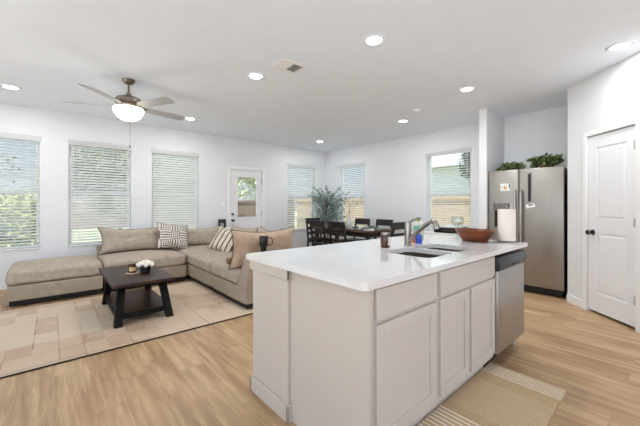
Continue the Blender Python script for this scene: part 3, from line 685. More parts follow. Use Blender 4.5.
tag(obj('kitchen_mat', b, q.m, off=(2.03, .71, .0015)), 'tan and cream striped mat on the floor before the sink', 'mat')

# ------------------------------------------------------------------ rug
q = NT('patchwork_rug', .95); X = q.xyz()
def cell(a, sx_, off_): return q.math('FLOOR', q.math('DIVIDE', q.math('ADD', a, off_), sx_))
def wh(a, b_, k):
    cm = q.node('ShaderNodeCombineXYZ'); q.link(a, cm.inputs[0]); q.link(b_, cm.inputs[1]); cm.inputs[2].default_value = k
    o = q.node('ShaderNodeTexWhiteNoise', noise_dimensions='3D'); q.link(cm.outputs[0], o.inputs['Vector']); return o.outputs['Value']
h1 = wh(cell(X[0], .44, 10.1), cell(X[1], .62, 10.3), 1.); h2 = wh(cell(X[0], .17, 10.), cell(X[1], .26, 10.), 2.); h3 = wh(cell(X[0], .30, 10.), cell(X[1], .11, 10.), 3.)
c = q.mix(h1, 'CDB9A2', 'C4A98F'); c = q.mix(q.math('MULTIPLY', q.math('GREATER_THAN', h2, .78), .45), c, 'A88468'); c = q.mix(q.math('MULTIPLY', q.math('GREATER_THAN', h3, .78), .35), c, 'CDBCA6')
st = q.math('MULTIPLY', q.math('LESS_THAN', q.math('FRACT', q.math('DIVIDE', q.math('ADD', X[1], 10.), .036)), .4), q.math('GREATER_THAN', h1, .45)); c = q.mix(q.math('MULTIPLY', st, .28), c, '9C7C64')
lx = q.math('LESS_THAN', q.math('FRACT', q.math('DIVIDE', q.math('ADD', X[0], 10.), .17)), .05); ly = q.math('LESS_THAN', q.math('FRACT', q.math('DIVIDE', q.math('ADD', X[1], 10.), .26)), .03)
l = q.math('MULTIPLY', q.math('MAXIMUM', q.math('MULTIPLY', lx, q.math('GREATER_THAN', wh(cell(X[0], .17, 10.), cell(X[1], .5, 10.), 5.), .45)), q.math('MULTIPLY', ly, q.math('GREATER_THAN', h1, .5))), q.rng(q.noise(6), .35, .6))
c = q.mix(q.math('MULTIPLY', l, .85), c, '7A5E4A'); c = q.mix(q.rng(q.noise(3), .35, .7, 0, .35), c, 'CBB9A2')
q.link(c, q.b.inputs['Base Color']); q.bump(q.noise(260), .6, .003)
r = thing('area_rug', 'large faded beige patchwork rug under the coffee table', 'rug', (.35, 4.1, 0))
b = rbox(-2.2, 1.80, 3.165, 5.12, .003, .011, .01); obj('pile', b, q.m, r)
b = NB()
for p0, p1 in (((-2.2, 3.162), (1.803, 3.162)), ((1.803, 3.162), (1.803, 5.123)), ((1.803, 5.123), (-2.2, 5.123)), ((-2.2, 5.123), (-2.2, 3.162))):
    n = 30; tube(b, [(p0[0] + (p1[0] - p0[0]) * i / n, p0[1] + (p1[1] - p0[1]) * i / n, .007) for i in range(n + 1)], .0065, 6)
obj('dark_binding', b, mat('rug_binding', '2A211A', .9), r)

# ------------------------------------------------------------------ sofa
def module(name, label, x0, x1, y0, y1, back=None, arm=None, seat=True, group='sections of the beige sectional sofa', seed=1):
    r = thing(name, label, 'sofa', ((x0 + x1) / 2, (y0 + y1) / 2, 0), group=group)
    b = NB(); box(b, x0 + .022, x1 - .022, y0 + .022, y1 - .022, .025, .085)
    for fx_ in (x0 + .09, x1 - .09):
        for fy_ in (y0 + .09, y1 - .09): box(b, fx_ - .03, fx_ + .03, fy_ - .03, fy_ + .03, .0135, .03)
    obj('shadow_plinth', b, M['dark'], r)  # recessed base coloured near-black to draw the shadow line under the sofa
    b = NB(); soft(b, x0, x1, y0, y1, .075, .265, p=22, amp=.004, seed=seed, n=10)
    obj('base', b, M['sofa_base'], r)
    sx1, sy0_ = x1, y0
    if back == 'y': yb = y1 - .16; b = NB(); soft(b, x0 + .003, x1 - .003, yb, y1,   .25, .58, 12, .005, seed, n=10); obj('back_frame', b, M['sofa_base'], r); y1 = yb + .01
    if back == 'x': xb = x1 - .16; b = NB(); soft(b, xb, x1, y0 + .003, y1 - .003,   .25, .58, 12, .005, seed, n=10); obj('back_frame', b, M['sofa_base'], r); x1 = xb + .01
    if back == 'xy':
        b = NB(); soft(b, x0 + .003, x1, y1 - .16, y1,   .25, .58, 12, .005, seed, n=10); soft(b, x1 - .16, x1, y0 + .003, y1 - .1,   .25, .58, 12, .005, seed, n=10); obj('back_frame', b, M['sofa_base'], r); x1 -= .15; y1 -= .15
    if arm:
        b = NB(); a0 = arm
        prism(b, [(a0, .26), (a0 + .235, .26), (a0 + .12, .655), (a0 + .02, .665), (a0, .64)], x0 + .0, x1, 'x', .012)
        # arm front rises at a slant
        for v in b.verts:
            if v.co.x < x0 + .1 and v.co.z > .3: v.co.x += (v.co.z - .3) * .16
        obj('arm', b, M['sofa_base'], r); y0 = a0 + .2
    b = NB(); soft(b, x0 - .012, x1 - .002, y0 + .004, y1 - .004, .262, .445, p=6.5, amp=.012, seed=seed, crown=.034, n=16); obj('seat_cushion', b, M['sofa'], r)
    return r
module('sofa_ottoman', 'wide beige fabric ottoman at the left end of the sectional, under the window', -.415, .540, 5.235, 6.16, seed=1)
module('sofa_section', 'beige sofa section against the window wall, between the ottoman and the corner', .56, 1.665, 5.235, 6.36, back='y', seed=7)
module('sofa_corner_section', 'beige corner section of the sectional, below the blind left of the back door', 1.685, 2.655, 5.31, 6.36, back='xy', seed=13)
module('sofa_section', 'beige middle section of the side of the sofa that reaches towards the island', 1.70, 2.655, 4.33, 5.30, back='x', seed=19)
module('sofa_section', 'beige end section with a sloped arm, closest to the kitchen island', 1.70, 2.655, 3.27, 4.32, back='x', arm=3.27, seed=25)
def pillow(name, label, w_, h_, t_, m, loc, rot, pipe=None, seed=0, k=.09, group=None, sag=.0, cat='cushion'):
    r = thing(name, label, cat, (0, 0, 0), group=group); n = 26; t = NB(); F = []; Bk = []
    def P(u, v, s):
        x = u * w_ / 2 * (1 - k * (1 - v * v)); z = h_ / 2 + v * h_ / 2 * (1 - k * 1.1 * (1 - u * u)) - (sag * (1 - u * u) * (v > 0) * v)
        th = t_ / 2 * (max(0, (1 - u ** 4) * (1 - v ** 4))) ** .55
        nn = noise.noise(Vector((x * 7 + seed, z * 7, s * 3 + seed))) * .017 + noise.noise(Vector((x * 16, z * 16 + seed, s))) * .008
        e = (1 - u ** 6) * (1 - v ** 6)
        return Vector((x, s * (th + nn * e), z))
    for s, A in ((-1, F), (1, Bk)):
        for i in range(n + 1):
            A.append([None] * (n + 1))
            for j in range(n + 1):
                u = -1 + 2 * i / n; v = -1 + 2 * j / n
                if s == 1 and (i in (0, n) or j in (0, n)): A[i][j] = F[i][j]
                else: A[i][j] = t.verts.new(P(u, v, s))
        for i in range(n):
            for j in range(n):
                f = (A[i][j], A[i + 1][j], A[i + 1][j + 1], A[i][j + 1]); t.faces.new(f if s == -1 else f[::-1])
    obj('cover', t, m, r, 80)
    if pipe:
        b = NB(); pts = []
        N = 24
        for (a0, a1) in (((-1, -1), (1, -1)), ((1, -1), (1, 1)), ((1, 1), (-1, 1)), ((-1, 1), (-1, -1))):
            for i in range(N): f = i / N; pts.append(P(a0[0] + (a1[0] - a0[0]) * f, a0[1] + (a1[1] - a0[1]) * f, 0))
        pts.append(pts[0]); tube(b, pts, .005, 6); obj('piping', b, pipe, r)
    r.location = loc; r.rotation_euler = rot; return r
BC = 'back cushions of the sectional sofa'
PT = 'piping_soft'; M[PT] = mat('cushion_edge', '8A7A68', .9, vary=.1)
pillow('back_cushion', 'long beige back cushion with peaked corners at the left end of the sofa back', 1.08, .45, .24, M['sofa'], (1.085, 6.00, .45), (R(-14), 0, 0), M['piping'], 3, k=.12, group=BC, sag=.035)
pillow('back_cushion', 'beige back cushion right of the maze-patterned pillow', 1.0, .40, .22, M['sofa'], (2.13, 6.03, .45), (R(-14), R(1.5), 0), M[PT], 11, group=BC, sag=.05)
pillow('back_cushion', 'pale beige back cushion leaning behind the striped pillow', .93, .45, .20, M['sofa'], (2.38, 4.80, .45), (R(-12), 0, R(-90)), M['piping'], 17, group=BC, sag=.03)
pillow('back_cushion', 'beige back cushion half hidden behind the tan one', .60, .46, .18, M['sofa'], (2.40, 3.98, .45), (R(-10), 0, R(-90)), M['piping'], 23, group=BC, sag=.03)
pillow('back_cushion', 'big tan cushion propped against the sofa arm beside the island', .98, .50, .19, M['tan'], (2.12, 3.60, .45), (R(7), 0, R(2)), M['piping'], 31, group=BC, sag=.035)
# maze pillow
q = NT('maze_print', .9); X = q.xyz(); s_ = .155
ch = q.math('MODULO', q.math('ADD', q.math('ADD', q.math('FLOOR', q.math('DIVIDE', q.math('ADD', X[0], 5.03), s_)), q.math('FLOOR', q.math('DIVIDE', X[2], s_))), 0.), 2.)
P_ = .026
fx_ = q.math('ABSOLUTE', q.math('SUBTRACT', q.math('FRACT', q.math('DIVIDE', q.math('ADD', X[0], 5.03), s_)), .5)); fz_ = q.math('ABSOLUTE', q.math('SUBTRACT', q.math('FRACT', q.math('DIVIDE', X[2], s_)), .5))
ring = q.math('LESS_THAN', q.math('FRACT', q.math('MULTIPLY', q.math('MAXIMUM', fx_, fz_), 5.2)), .42)
key = q.math('FRACT', q.math('MULTIPLY', q.math('FLOOR', q.math('DIVIDE', q.math('ADD', X[0], 5.03), s_)), .5))
bars = q.math('LESS_THAN', q.math('FRACT', q.math('DIVIDE', q.math('ADD', X[2], 5.0), .045)), .42); bars2 = q.math('LESS_THAN', q.math('FRACT', q.math('DIVIDE', q.math('ADD', X[0], 5.0), .045)), .42)
f_ = q.math('ADD', q.math('MULTIPLY', ch, ring), q.math('MULTIPLY', q.math('SUBTRACT', 1., ch), q.math('ADD', q.math('MULTIPLY', q.math('GREATER_THAN', key, .25), bars), q.math('MULTIPLY', q.math('LESS_THAN', key, .25), bars2))))
q.link(q.mix(f_, 'D9D1C8', '5C504A'), q.b.inputs['Base Color']); q.bump(q.noise(300), .4, .002)
pillow('throw_pillow', 'square cream pillow with a dark maze pattern on the window side of the sofa', .54, .47, .17, q.m, (1.60, 5.76, .475), (R(-22), R(8), R(4)), M[PT], 41)
q = NT('stripe_print', .9); X = q.xyz(); u = q.math('ADD', X[0], 5.0)
s1 = q.math('LESS_THAN', q.math('FRACT', q.math('DIVIDE', u, .085)), .30); s2 = q.math('LESS_THAN', q.math('FRACT', q.math('DIVIDE', u, .0283)), .3)
c = q.mix(s2, 'D8CDBF', 'B3A18D'); c = q.mix(s1, c, '6A5A4C'); q.link(c, q.b.inputs['Base Color']); q.bump(q.noise(300), .4, .002)
pillow('throw_pillow', 'cream pillow with brown stripes leaning on the side section of the sofa', .46, .44, .17, q.m, (2.08, 4.95, .465), (R(-34), R(16), R(-58)), M[PT], 47)
q = NT('fluffy_blanket', 1.); q.xyz(); q.link(q.mix(q.rng(q.noise(40), .3, .7), '5A4026', 'A07E52'), q.b.inputs['Base Color']); q.bump(q.noise(120), 1., .01)
b = NB(); soft(b, 1.70, 1.98, 3.74, 3.88, .475, .56, 5, .035, 4, n=16); tag(obj('throw_blanket', b, q.m, off=(1.82, 3.78, .455)), 'small brown crumpled throw on the seat beside the tan cushion', 'throw')
# black tumbler standing on the sofa arm
r = thing('travel_tumbler', 'black tumbler with a handle standing on the sofa arm behind the island corner', 'tumbler', (1.975, 3.335, .66))
b = NB(); lathe(b, [(0, 0), (.036, 0), (.038, .004), (.04, .06), (.052, .085), (.054, .19), (.05, .196), (0, .198)], 28, (1.975, 3.335, .667)); obj('cup', b, M['blackp'], r)
b = NB(); tube(b, [(2.02, 3.30, .84), (2.045, 3.28, .84), (2.06, 3.268, .82), (2.06, 3.268, .77), (2.045, 3.28, .75), (2.02, 3.30, .75)], .007, 8); obj('handle', b, M['knob'], r)
# slim side table behind the sofa corner with a black speaker
r = thing('side_table', 'small white side table behind the sofa corner, left of the back door', 'table', (2.80, 6.25, 0))
b = NB(); box(b, 2.67, 2.90, 6.06, 6.445, .74, .76, .004, 1); obj('tabletop', b, M['white_p'], r)
for x in (2.69, 2.88):
    for y in (6.08, 6.43): b = NB(); box(b, x - .014, x + .014, y - .014, y + .014, 0, .74); obj('leg', b, M['white_p'], r)
r = thing('small_speaker', 'small black box with a pale face on the side table left of the back door', 'speaker', (2.745, 6.36, .76))
b = NB(); box(b, 2.675, 2.825, 6.33, 6.41, .761, .94, .008, 2); obj('case', b, M['blackp'], r)
b = NB(); box(b, 2.70, 2.77, 6.325, 6.33, .79, .86); obj('face', b, mat('grey_face', '9B9B9B', .4), r)

# ------------------------------------------------------------------ coffee table
TX0, TX1, TY0, TY1, TZ = .44, 1.02, 3.60, 4.74, .455
r = thing('coffee_table', 'dark wood coffee table with splayed black legs and a lower shelf', 'table', ((TX0 + TX1) / 2, (TY0 + TY1) / 2, 0.0125))
b = NB(); box(b, TX0, TX1, TY0, TY1, TZ - .035, TZ, .005, 2); obj('tabletop', b, M['walnut'], r)
for sx_, fx_, tx_ in ((0, .50, .545), (1, .985, .93)):
    for fy_, ty_ in ((3.69, 3.80), (4.66, 4.56)):
        b = NB(); z0 = .0125
        t = NB(); w_ = .036; d_ = .036
        vs = [t.verts.new((cx_ + a * w_, cy_ + c * d_, z)) for (cx_, cy_, z) in ((fx_, fy_, z0), (tx_, ty_, TZ - .035)) for a, c in ((-1, -1), (1, -1), (1, 1), (-1, 1))]
        for f in ((0, 1, 2, 3), (4, 5, 6, 7), (0, 1, 5, 4), (1, 2, 6, 5), (2, 3, 7, 6), (3, 0, 4, 7)): t.faces.new([vs[i] for i in f])
        bmesh.ops.recalc_face_normals(t, faces=t.faces[:]); bmesh.ops.bevel(t, geom=t.edges[:], offset=.003, segments=1, affect='EDGES'); merge(b, t)
        obj('leg', b, M['black'], r)
b = NB(); box(b, .50, .985, 3.70, 4.65, .112, .132, .003, 1); obj('shelf', b, M['walnut'], r)
b = NB()
for x in (.508, .975): bar(b, (x, 3.70, .105), (x, 4.64, .105), .04, .05)
for y in (3.705, 4.64): bar(b, (.52, y, .105), (.965, y, .105), .035, .05)
for x in (.545, .93): bar(b, (x, 3.8, .395), (x, 4.56, .395), .03, .045)
for y in (3.8, 4.56): bar(b, (.545, y, .395), (.93, y, .395), .03, .045)
obj('rails', b, M['black'], r)
r = thing('jar_candle', 'amber jar candle with a tan label on a round coaster, on the coffee table', 'candle', (.70, 4.12, TZ)); zc = TZ
b = NB(); lathe(b, [(0, 0), (.065, 0), (.067, .004), (.06, .008), (0, .008)], 28, (.70, 4.12, zc)); obj('coaster', b, mat('coaster_tan', 'C6AE90', .6), r)
b = NB(); lathe(b, [(0, .009), (.04, .009), (.044, .014), (.044, .10), (.04, .105), (.037, .105), (.04, .098), (.04, .07), (0, .07)], 28, (.70, 4.12, zc)); obj('jar', b, amber, r)
t = NB(); n = 14; A = []
for z in (.03, .075): A.append([t.verts.new((.70 + .0447 * math.cos(a), 4.12 + .0447 * math.sin(a), zc + z)) for a in [R(-150 + 110 * i / n) for i in range(n + 1)]])
for i in range(n): t.faces.new((A[0][i], A[0][i + 1], A[1][i + 1], A[1][i]))
obj('label_sticker', t, mat('tan_label', 'D8B98A', .6), r)
r = thing('flower_pot', 'white rounded flower bunch in a small black pot on the coffee table', 'flowers', (.82, 4.05, TZ))
b = NB(); lathe(b, [(0, 0), (.045, 0), (.05, .004), (.058, .07), (.054, .07), (.05, .06), (0, .06)], 28, (.82, 4.05, TZ)); obj('pot', b, M['blackp'], r)
b = NB(); rr = random.Random(4)
for k in range(19):
    a = k * 2.4; d = .078 * math.sqrt((k + .5) / 19); px, py = .82 + d * math.cos(a), 4.05 + d * math.sin(a); pz = TZ + .125 - d * d * 5.5
    for L in range(3):
        t = NB(); bmesh.ops.create_icosphere(t, subdivisions=2, radius=.022 - L * .003)
        for v in t.verts: v.co += v.co.normalized() * .005 * noise.noise(v.co * 120 + Vector((k, L, 0)))
        merge(b, t, Matrix.Translation((px + rr.uniform(-.006, .006), py + rr.uniform(-.006, .006), pz + L * .006)))
obj('flowers', b, mat('cream_petals', 'EFE8DA', .8, bump=.6, bscale=90, vary=.06, vscale=60), r)

# ------------------------------------------------------------------ dining set
def make_chair(label):
    t = thing('dining_chair', label, 'chair', (0, 0, 0), group='dark ladder-back dining chairs')
    # faces +Y locally, back posts at y = -.21, width .44 along x
    b = NB(); box(b, -.22, .22, -.2, .21, .435, .465, .01, 2); obj('seat', b, M['seatm'], t)
    for s in (-1, 1):
        b = NB(); bar(b, (s * .2, .185, .0), (s * .2, .185, .436), .038, .038, (0, 1, 0), .003); obj('leg', b, M['espresso'], t)
        b = NB(); bar(b, (s * .2, -.235, 0), (s * .2, -.19, .44), .038, .038, (1, 0, 0), .003); obj('leg', b, M['espresso'], t)
        b = NB(); bar(b, (s * .2, -.19, .43), (s * .2, -.265, .915), .034, .038, (1, 0, 0), .003); obj('back_post', b, M['espresso'], t)
    yy = lambda z: -.19 - (z - .43) / .485 * .075
    for z0, z1 in ((.795, .93), (.665, .725), (.545, .60)):
        b = NB(); bar(b, (0, yy(z0), z0), (0, yy(z1), z1), .44 if z1 > .9 else .37, .022, (0, 1, 0), .003); obj('back_slat', b, M['espresso'], t)
    b = NB(); bar(b, (-.2, .185, .40), (.2, .185, .40), .03, .05); bar(b, (-.2, -.205, .40), (.2, -.205, .40), .03, .05)
    for s in (-1, 1): bar(b, (s * .2, -.2, .40), (s * .2, .185, .40), .03, .05); bar(b, (s * .2, -.215, .19), (s * .2, .185, .19), .02, .03)
    obj('stretcher', b, M['espresso'], t); return t
M['seatm'] = mat('dark_seat_leather', '2A2523', .45, vary=.1)
ch0 = make_chair('dark chair on the sofa side of the dining table, nearer the island')
DXC = 4.82
ch0.location = (4.05 + .24, 4.17, 0); ch0.rotation_euler = (0, 0, R(-90))
for (x, y, a, lb) in ((4.05 + .24, 4.74, -90, 'dark chair on the sofa side of the dining table, nearer the room corner'),
                      (4.78, 5.74 - .24, 180, 'dark dining chair at the far head of the table, beside the little tree'),
                      (5.45 - .24, 4.78, 90, 'dark dining chair on the wall side, nearer the small tree'),
                      (5.45 - .24, 4.15, 90, 'dark dining chair on the wall side, farther from the small tree'),
                      (4.83, 3.32 + .24, 0, 'dark dining chair at the near head of the table, closest to the faucet in view')):
    dup(ch0, (x, y, 0), R(a), lb)
TB = (4.38, 5.20, 3.68, 5.36)
r = thing('dining_table', 'dark wood dining table set with plates beyond the sofa', 'table', ((TB[0] + TB[1]) / 2, (TB[2] + TB[3]) / 2, 0))
b = NB(); box(b, TB[0], TB[1], TB[2], TB[3], .72, .755, .006, 2); obj('tabletop', b, M['walnut2'], r)
b = NB()
for x in (TB[0] + .09, TB[1] - .09): box(b, x - .012, x + .012, TB[2] + .09, TB[3] - .09, .63, .72)
for y in (TB[2] + .09, TB[3] - .09): box(b, TB[0] + .09, TB[1] - .09, y - .012, y + .012, .63, .72)
obj('apron', b, M['espresso'], r)
for x in (TB[0] + .1, TB[1] - .1):
    for y in (TB[2] + .1, TB[3] - .1): b = NB(); box(b, x - .035, x + .035, y - .035, y + .035, 0, .72, .004, 1); obj('leg', b, M['espresso'], r)
TT = .755
PLT = mat('white_china', 'EDEDEA', .15, coat=.4); GRB = mat('greenish_stoneware', '5F6B5C', .4, vary=.15); NAP = mat('napkin', 'D9DCE0', .9, bump=.3, vary=.03)
pl = thing('place_plate', 'white plate at the place nearest the sofa and island', 'plate', (0, 0, 0), group='plates on the dining table'); b = NB(); lathe(b, [(0, 0), (.07, 0), (.13, .014), (.135, .018), (.128, .018), (.07, .006), (0, .006)], 28); obj('plate_disc', b, PLT, pl)
bw = thing('small_bowl', 'green-grey bowl on the plate nearest the sofa and island', 'bowl', (0, 0, 0), group='bowls on the dining table'); b = NB(); lathe(b, [(0, 0), (.035, 0), (.07, .045), (.073, .05), (.067, .05), (.034, .008), (0, .008)], 24); obj('bowl_shell', b, GRB, bw)
spots = [(4.56, 4.17, 'at the sofa side, nearer the island'), (4.56, 4.74, 'at the sofa side, nearer the room corner'), (5.02, 4.15, 'at the wall side, nearer the island'), (5.02, 4.78, 'at the wall side, nearer the room corner'), (4.80, 3.86, 'at the near head of the table'), (4.79, 5.19, 'at the far head of the table')]
for i, (x, y, s) in enumerate(spots):
    if i == 0: pl.location = (x, y, TT); bw.location = (x, y, TT + .0065); pl['label'] = 'white plate ' + s; bw['label'] = 'green-grey bowl on the plate ' + s
    else: dup(pl, (x, y, TT), 0, 'white plate ' + s); dup(bw, (x, y, TT + .0065), 0, 'green-grey bowl on the plate ' + s)
np_ = thing('folded_napkin', 'pale folded napkin beside the plate at the near head', 'napkin', (4.60, 3.85, TT), R(10), 'napkins on the dining table'); b = NB(); box(b, 4.60 - .05, 4.65, 3.76, 3.94, TT, TT + .02, .006, 2); obj('cloth', b, NAP, np_)
dup(np_, (4.98, 4.47, TT), 0, 'pale folded napkin in the middle of the dining table')
# white vase with pale branches
r = thing('branch_vase', 'white bottle vase with pale leafy branches on the dining table', 'vase', (4.72, 4.50, TT)); vx, vy = 4.72, 4.50
b = NB(); lathe(b, [(0, 0), (.05, 0), (.06, .01), (.07, .08), (.06, .14), (.03, .20), (.02, .27), (.024, .30), (.018, .30), (.015, .27), (0, .26)], 28, (vx, vy, TT)); obj('vase_body', b, mat('grey_white_ceramic', 'C9C9C6', .35, vary=.03), r)
rr = random.Random(8); b = NB(); lb = NB()
for k in range(7):
    a = rr.uniform(-1.2, .9); L = rr.uniform(.28, .5); d = Vector((math.cos(a) * .55, math.sin(a) * .55, 1)).normalized()
    p0 = Vector((vx, vy, TT + .28)); pts = [p0 + d * L * t_ + Vector((d.x, d.y, 0)) * .15 * t_ * t_ for t_ in (0, .3, .6, .8, 1)]; tube(b, pts, .0025, 5)
    for t_ in range(12):
        f = .25 + .75 * t_ / 11; i = min(3, int(f * 4)); p = pts[i].lerp(pts[i + 1], f * 4 - i if f < 1 else 1)
        u = Vector((rr.gauss(0, 1), rr.gauss(0, 1), rr.gauss(0, 1))).normalized(); v_ = u.orthogonal().normalized(); s = .032
        lb.faces.new([lb.verts.new(k_) for k_ in (p, p + u * s * .7 + v_ * s * .45, p + u * s * 1.5, p + u * s * .7 - v_ * s * .45)])
obj('branches', b, M['bark'], r); obj('leaves', lb, leaf_mat('cream_leaves', 'CFCFC2', 'E2DFD2'), r, 80)
# olive tree in the corner
r = thing('olive_tree', 'slim potted olive tree in the room corner behind the dining table', 'plant', (5.40, 5.93, 0)); ox, oy = 5.40, 5.93
b = NB(); lathe(b, [(0, 0), (.13, 0), (.15, .02), (.17, .27), (.175, .30), (.155, .30), (.15, .27), (0, .25)], 28, (ox, oy, 0)); obj('pot', b, mat('grey_planter', '8F8E8A', .7, vary=.06), r)
rr = random.Random(21); b = NB(); lb = NB()
tube(b, [(ox, oy, .2), (ox + .02, oy - .02, .6), (ox - .02, oy, .95), (ox, oy + .01, 1.3)], [.022, .018, .014, .008], 8)
for k in range(80):
    z0 = rr.uniform(.55, 1.32); a = rr.uniform(0, 2 * PI); L = rr.uniform(.34, .66) * (1.15 - .25 * abs(z0 - .95)); el = rr.uniform(.5, 1.2)
    d = Vector((math.cos(a) * math.cos(el), math.sin(a) * math.cos(el), math.sin(el)))
    p0 = Vector((ox, oy, z0)); pts = [p0 + d * L * t_ - Vector((0, 0, .10)) * t_ * t_ for t_ in (0, .25, .5, .75, 1)]
    pts = [Vector((min(p.x, RW - .06), min(p.y, BW - .06), p.z)) for p in pts]
    tube(b, pts, [.005, .004, .003, .002, .0015], 5)
    for t_ in range(22):
        f = .2 + .8 * t_ / 19; i = min(3, int(f * 4)); p = pts[i].lerp(pts[i + 1], min(1, f * 4 - i))
        u = (d * .6 + Vector((rr.gauss(0, 1.), rr.gauss(0, 1.), rr.gauss(0, 1.)))).normalized(); v_ = u.cross(Vector((rr.gauss(0, 1), rr.gauss(0, 1), rr.gauss(0, 1)))).normalized(); s = .036
        q3 = [p, p + u * s + v_ * s * .48, p + u * s * 2.0, p + u * s - v_ * s * .48]
        if max(k_.x for k_ in q3) < RW - .03 and max(k_.y for k_ in q3) < BW - .03: lb.faces.new([lb.verts.new(k_) for k_ in q3])
obj('trunk', b, M['bark'], r); obj('leaves', lb, LM4, r, 80)
# console under the window near the wing wall
r = thing('console_cabinet', 'low white console against the wall below the window nearest the fridge', 'cabinet', (5.62, 2.74, 0))
b = NB(); box(b, 5.45, 5.81, 2.36, 3.2, .06, .70, .004, 1); obj('body', b, M['white_p'], r)
b = NB(); box(b, 5.44, 5.815, 2.35, 3.21, .70, .725, .004, 1); obj('top', b, M['white_p'], r)
for y0 in (2.37, 2.785):
    b = NB(); shaker(b, 0, .405, .09, .68, 0, .05); bmesh.ops.transform(b, matrix=Matrix.Translation((5.43, y0 + .405, 0)) @ Matrix.Rotation(R(-90), 4, 'Z'), verts=b.verts); obj('door', b, M['white_p'], r)
b = NB()
for y in (2.4, 3.16):
    for x in (5.48, 5.78): box(b, x - .02, x + .02, y - .02, y + .02, 0, .06)
obj('leg', b, M['white_p'], r)
r = thing('record_player', 'flat black box with a pale lid on the white console', 'player', (5.6, 2.73, .725))
b = NB(); box(b, 5.47, 5.78, 2.45, 3.0, .727, .825, .008, 2); obj('case', b, M['blackp'], r)
b = NB(); box(b, 5.468, 5.47, 2.62, 2.84, .768, .778); obj('mark', b, M['chrome'], r)
b = NB(); box(b, 5.49, 5.77, 2.5, 2.9, .826, .862, .01, 2); obj('lid', b, M['white_p'], r)

# ------------------------------------------------------------------ ceiling things
M['lens'] = mat('lamp_lens', 'FFFFFF', .5, emit='FFF8EE', estr=9.)
RL = [((2.2, 1.785), 'recessed light nearest the ceiling vent on the island side'), ((1.782, 3.181), 'recessed light left of the square ceiling vent'),
      ((4.034, 1.753), 'recessed light in front of the fridge alcove'), ((4.029, .335), 'recessed light in front of the pantry door'),
      ((-.395, 5.513), 'recessed light at the far left above the leftmost window'), ((1.797, 5.492), 'recessed light right of the ceiling fan blades, by the window wall'),
      ((4.711, 3.168), 'recessed light near the small round ceiling disc above the dining side'), ((4.757, 5.473), 'recessed light nearest the far room corner'),
      ((-.395, 3.181), 'recessed light left of the fan, out of the photo')]
base_l = thing('recessed_light', RL[0][1], 'light', (0, 0, CZ), group='recessed ceiling lights')
b = NB(); lathe(b, [(.068, 2.7365), (.072, 2.732), (.098, 2.731), (.103, 2.7345), (.103, 2.7395), (.068, 2.7395)], 36); obj('trim_ring', b, M['ceil'], base_l)
b = NB(); lathe(b, [(0, 2.7352), (.066, 2.7352), (.069, 2.7392), (0, 2.7392)], 32); obj('lens', b, M['lens'], base_l)
ld = bpy.data.lights.new('recessed_lamp', 'AREA'); ld.shape = 'DISK'; ld.size = .13; ld.energy = LAMP; ld.color = (.93, .97, 1); ld.spread = R(180)
lo = bpy.data.objects.new('recessed_lamp', ld); COL.objects.link(lo); lo.parent = base_l; lo.location = (0, 0, -.012)
for i, ((x, y), s) in enumerate(RL[:8]):
    if i == 0: base_l.location = (x, y, CZ)
    else: dup(base_l, (x, y, CZ), 0, s)
r = thing('ceiling_vent', 'square white air vent in the ceiling between two lights', 'vent', (1.925, 2.715, CZ))
b = NB(); vx0, vx1, vy0, vy1 = 1.775, 2.075, 2.60, 2.83
for a in ((vx0, vx1, vy0, vy0 + .03), (vx0, vx1, vy1 - .03, vy1), (vx0, vx0 + .03, vy0 + .03, vy1 - .03), (vx1 - .03, vx1, vy0 + .03, vy1 - .03)): box(b, *a, CZ - .012, CZ - .001, .003, 1)
obj('frame', b, M['trim'], r)
b = NB()
for k in range(12):
    x = vx0 + .04 + k * .02; T = Matrix.Translation((x, 0, CZ - .008)) @ Matrix.Rotation(R(40 if k < 6 else -40), 4, 'Y'); box(b, -.008, .008, vy0 + .03, vy1 - .03, -.0008, .0008, M=T)
obj('slats', b, M['trim'], r)
b = NB(); box(b, vx0 + .03, vx1 - .03, vy0 + .03, vy1 - .03, CZ - .0025, CZ - .0008); obj('duct', b, mat('duct_grey', '6F6F6F', .8), r)
r = thing('smoke_detector', 'flat white disc on the ceiling between the vent and the fridge alcove', 'detector', (4.32, 2.667, CZ))
b = NB(); lathe(b, [(0, -.030), (.05, -.028), (.062, -.018), (.066, -.001), (0, -.001)], 32, (4.32, 2.667, CZ)); obj('case', b, M['ceil'], r)
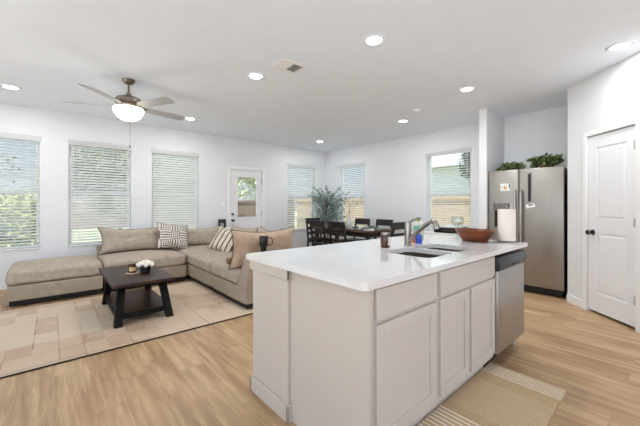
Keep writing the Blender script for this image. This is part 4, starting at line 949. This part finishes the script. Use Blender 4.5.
# fan
fx, fy = .69, 4.28
r = thing('ceiling_fan', 'five-blade ceiling fan with a lit white glass bowl over the coffee table', 'ceiling fan', (fx, fy, CZ))
b = NB(); lathe(b, [(0, -.002), (.066, -.002), (.068, -.012), (.05, -.045), (.03, -.058), (0, -.06)], 32, (fx, fy, CZ)); obj('canopy', b, M['nickel'], r)
b = NB(); tube(b, [(fx, fy, CZ - .05), (fx, fy, 2.545)], .0125, 14); lathe(b, [(.0125, .06), (.026, .05), (.034, .0), (0, -.0)], 20, (fx, fy, 2.53)); obj('downrod', b, M['nickel'], r)
b = NB(); lathe(b, [(0, 2.535), (.07, 2.532), (.125, 2.518), (.145, 2.495), (.145, 2.46), (.135, 2.448), (.09, 2.44), (.085, 2.42), (.10, 2.405), (0, 2.40)], 40, (fx, fy, 0)); obj('motor_housing', b, M['nickel'], r)
M['bowlglass'] = mat('lit_frosted_bowl', 'FFFFFF', .4, emit='FFF1DE', estr=.8)
b = NB(); lathe(b, [(.10, 2.405), (.155, 2.40), (.163, 2.385), (.155, 2.345), (.125, 2.295), (.08, 2.262), (.03, 2.245), (0, 2.243)], 40, (fx, fy, 0)); obj('light_bowl', b, M['bowlglass'], r)
b = NB(); lathe(b, [(0, 2.252), (.024, 2.25), (.022, 2.236), (.01, 2.228), (.008, 2.216), (0, 2.212)], 20, (fx, fy, 0)); obj('finial', b, M['nickel'], r)
b = NB(); tube(b, [(fx + .01, fy - .01, 2.24), (fx + .01, fy - .01, 1.95)], .0018, 6); pc = obj('pull_chain', b, M['nickel'], r)
b = NB(); lathe(b, [(0, 0), (.007, .004), (.009, .02), (.005, .034), (0, .036)], 12, (fx + .01, fy - .01, 1.925)); obj('pull_knob', b, M['knob'], pc)
for k in range(5):
    a = R(10 + 72 * k); T = Matrix.Translation((fx, fy, 2.424)) @ Matrix.Rotation(a, 4, 'Z') @ Matrix.Rotation(R(-12), 4, 'X')
    pts = [(.20, -.052), (.62, -.072), (.66, -.062), (.68, -.03), (.68, .03), (.66, .062), (.62, .072), (.20, .052)]
    b = NB(); prism(b, pts, -.004, .004); bmesh.ops.transform(b, matrix=T, verts=b.verts); bl = obj('blade', b, M['blade'], r)
    b = NB(); prism(b, [(.13, -.018), (.21, -.04), (.27, -.03), (.27, .03), (.21, .04), (.13, .018)], .004, .010); bmesh.ops.transform(b, matrix=T, verts=b.verts); obj('blade_bracket', b, M['nickel'], bl)
pd = bpy.data.lights.new('fan_bulb', 'POINT'); pd.energy = FAN; pd.color = (1, .94, .85); pd.shadow_soft_size = .16
po = bpy.data.objects.new('fan_bulb', pd); COL.objects.link(po); po.parent = r; po.location = (0, 0, 2.0 - CZ)
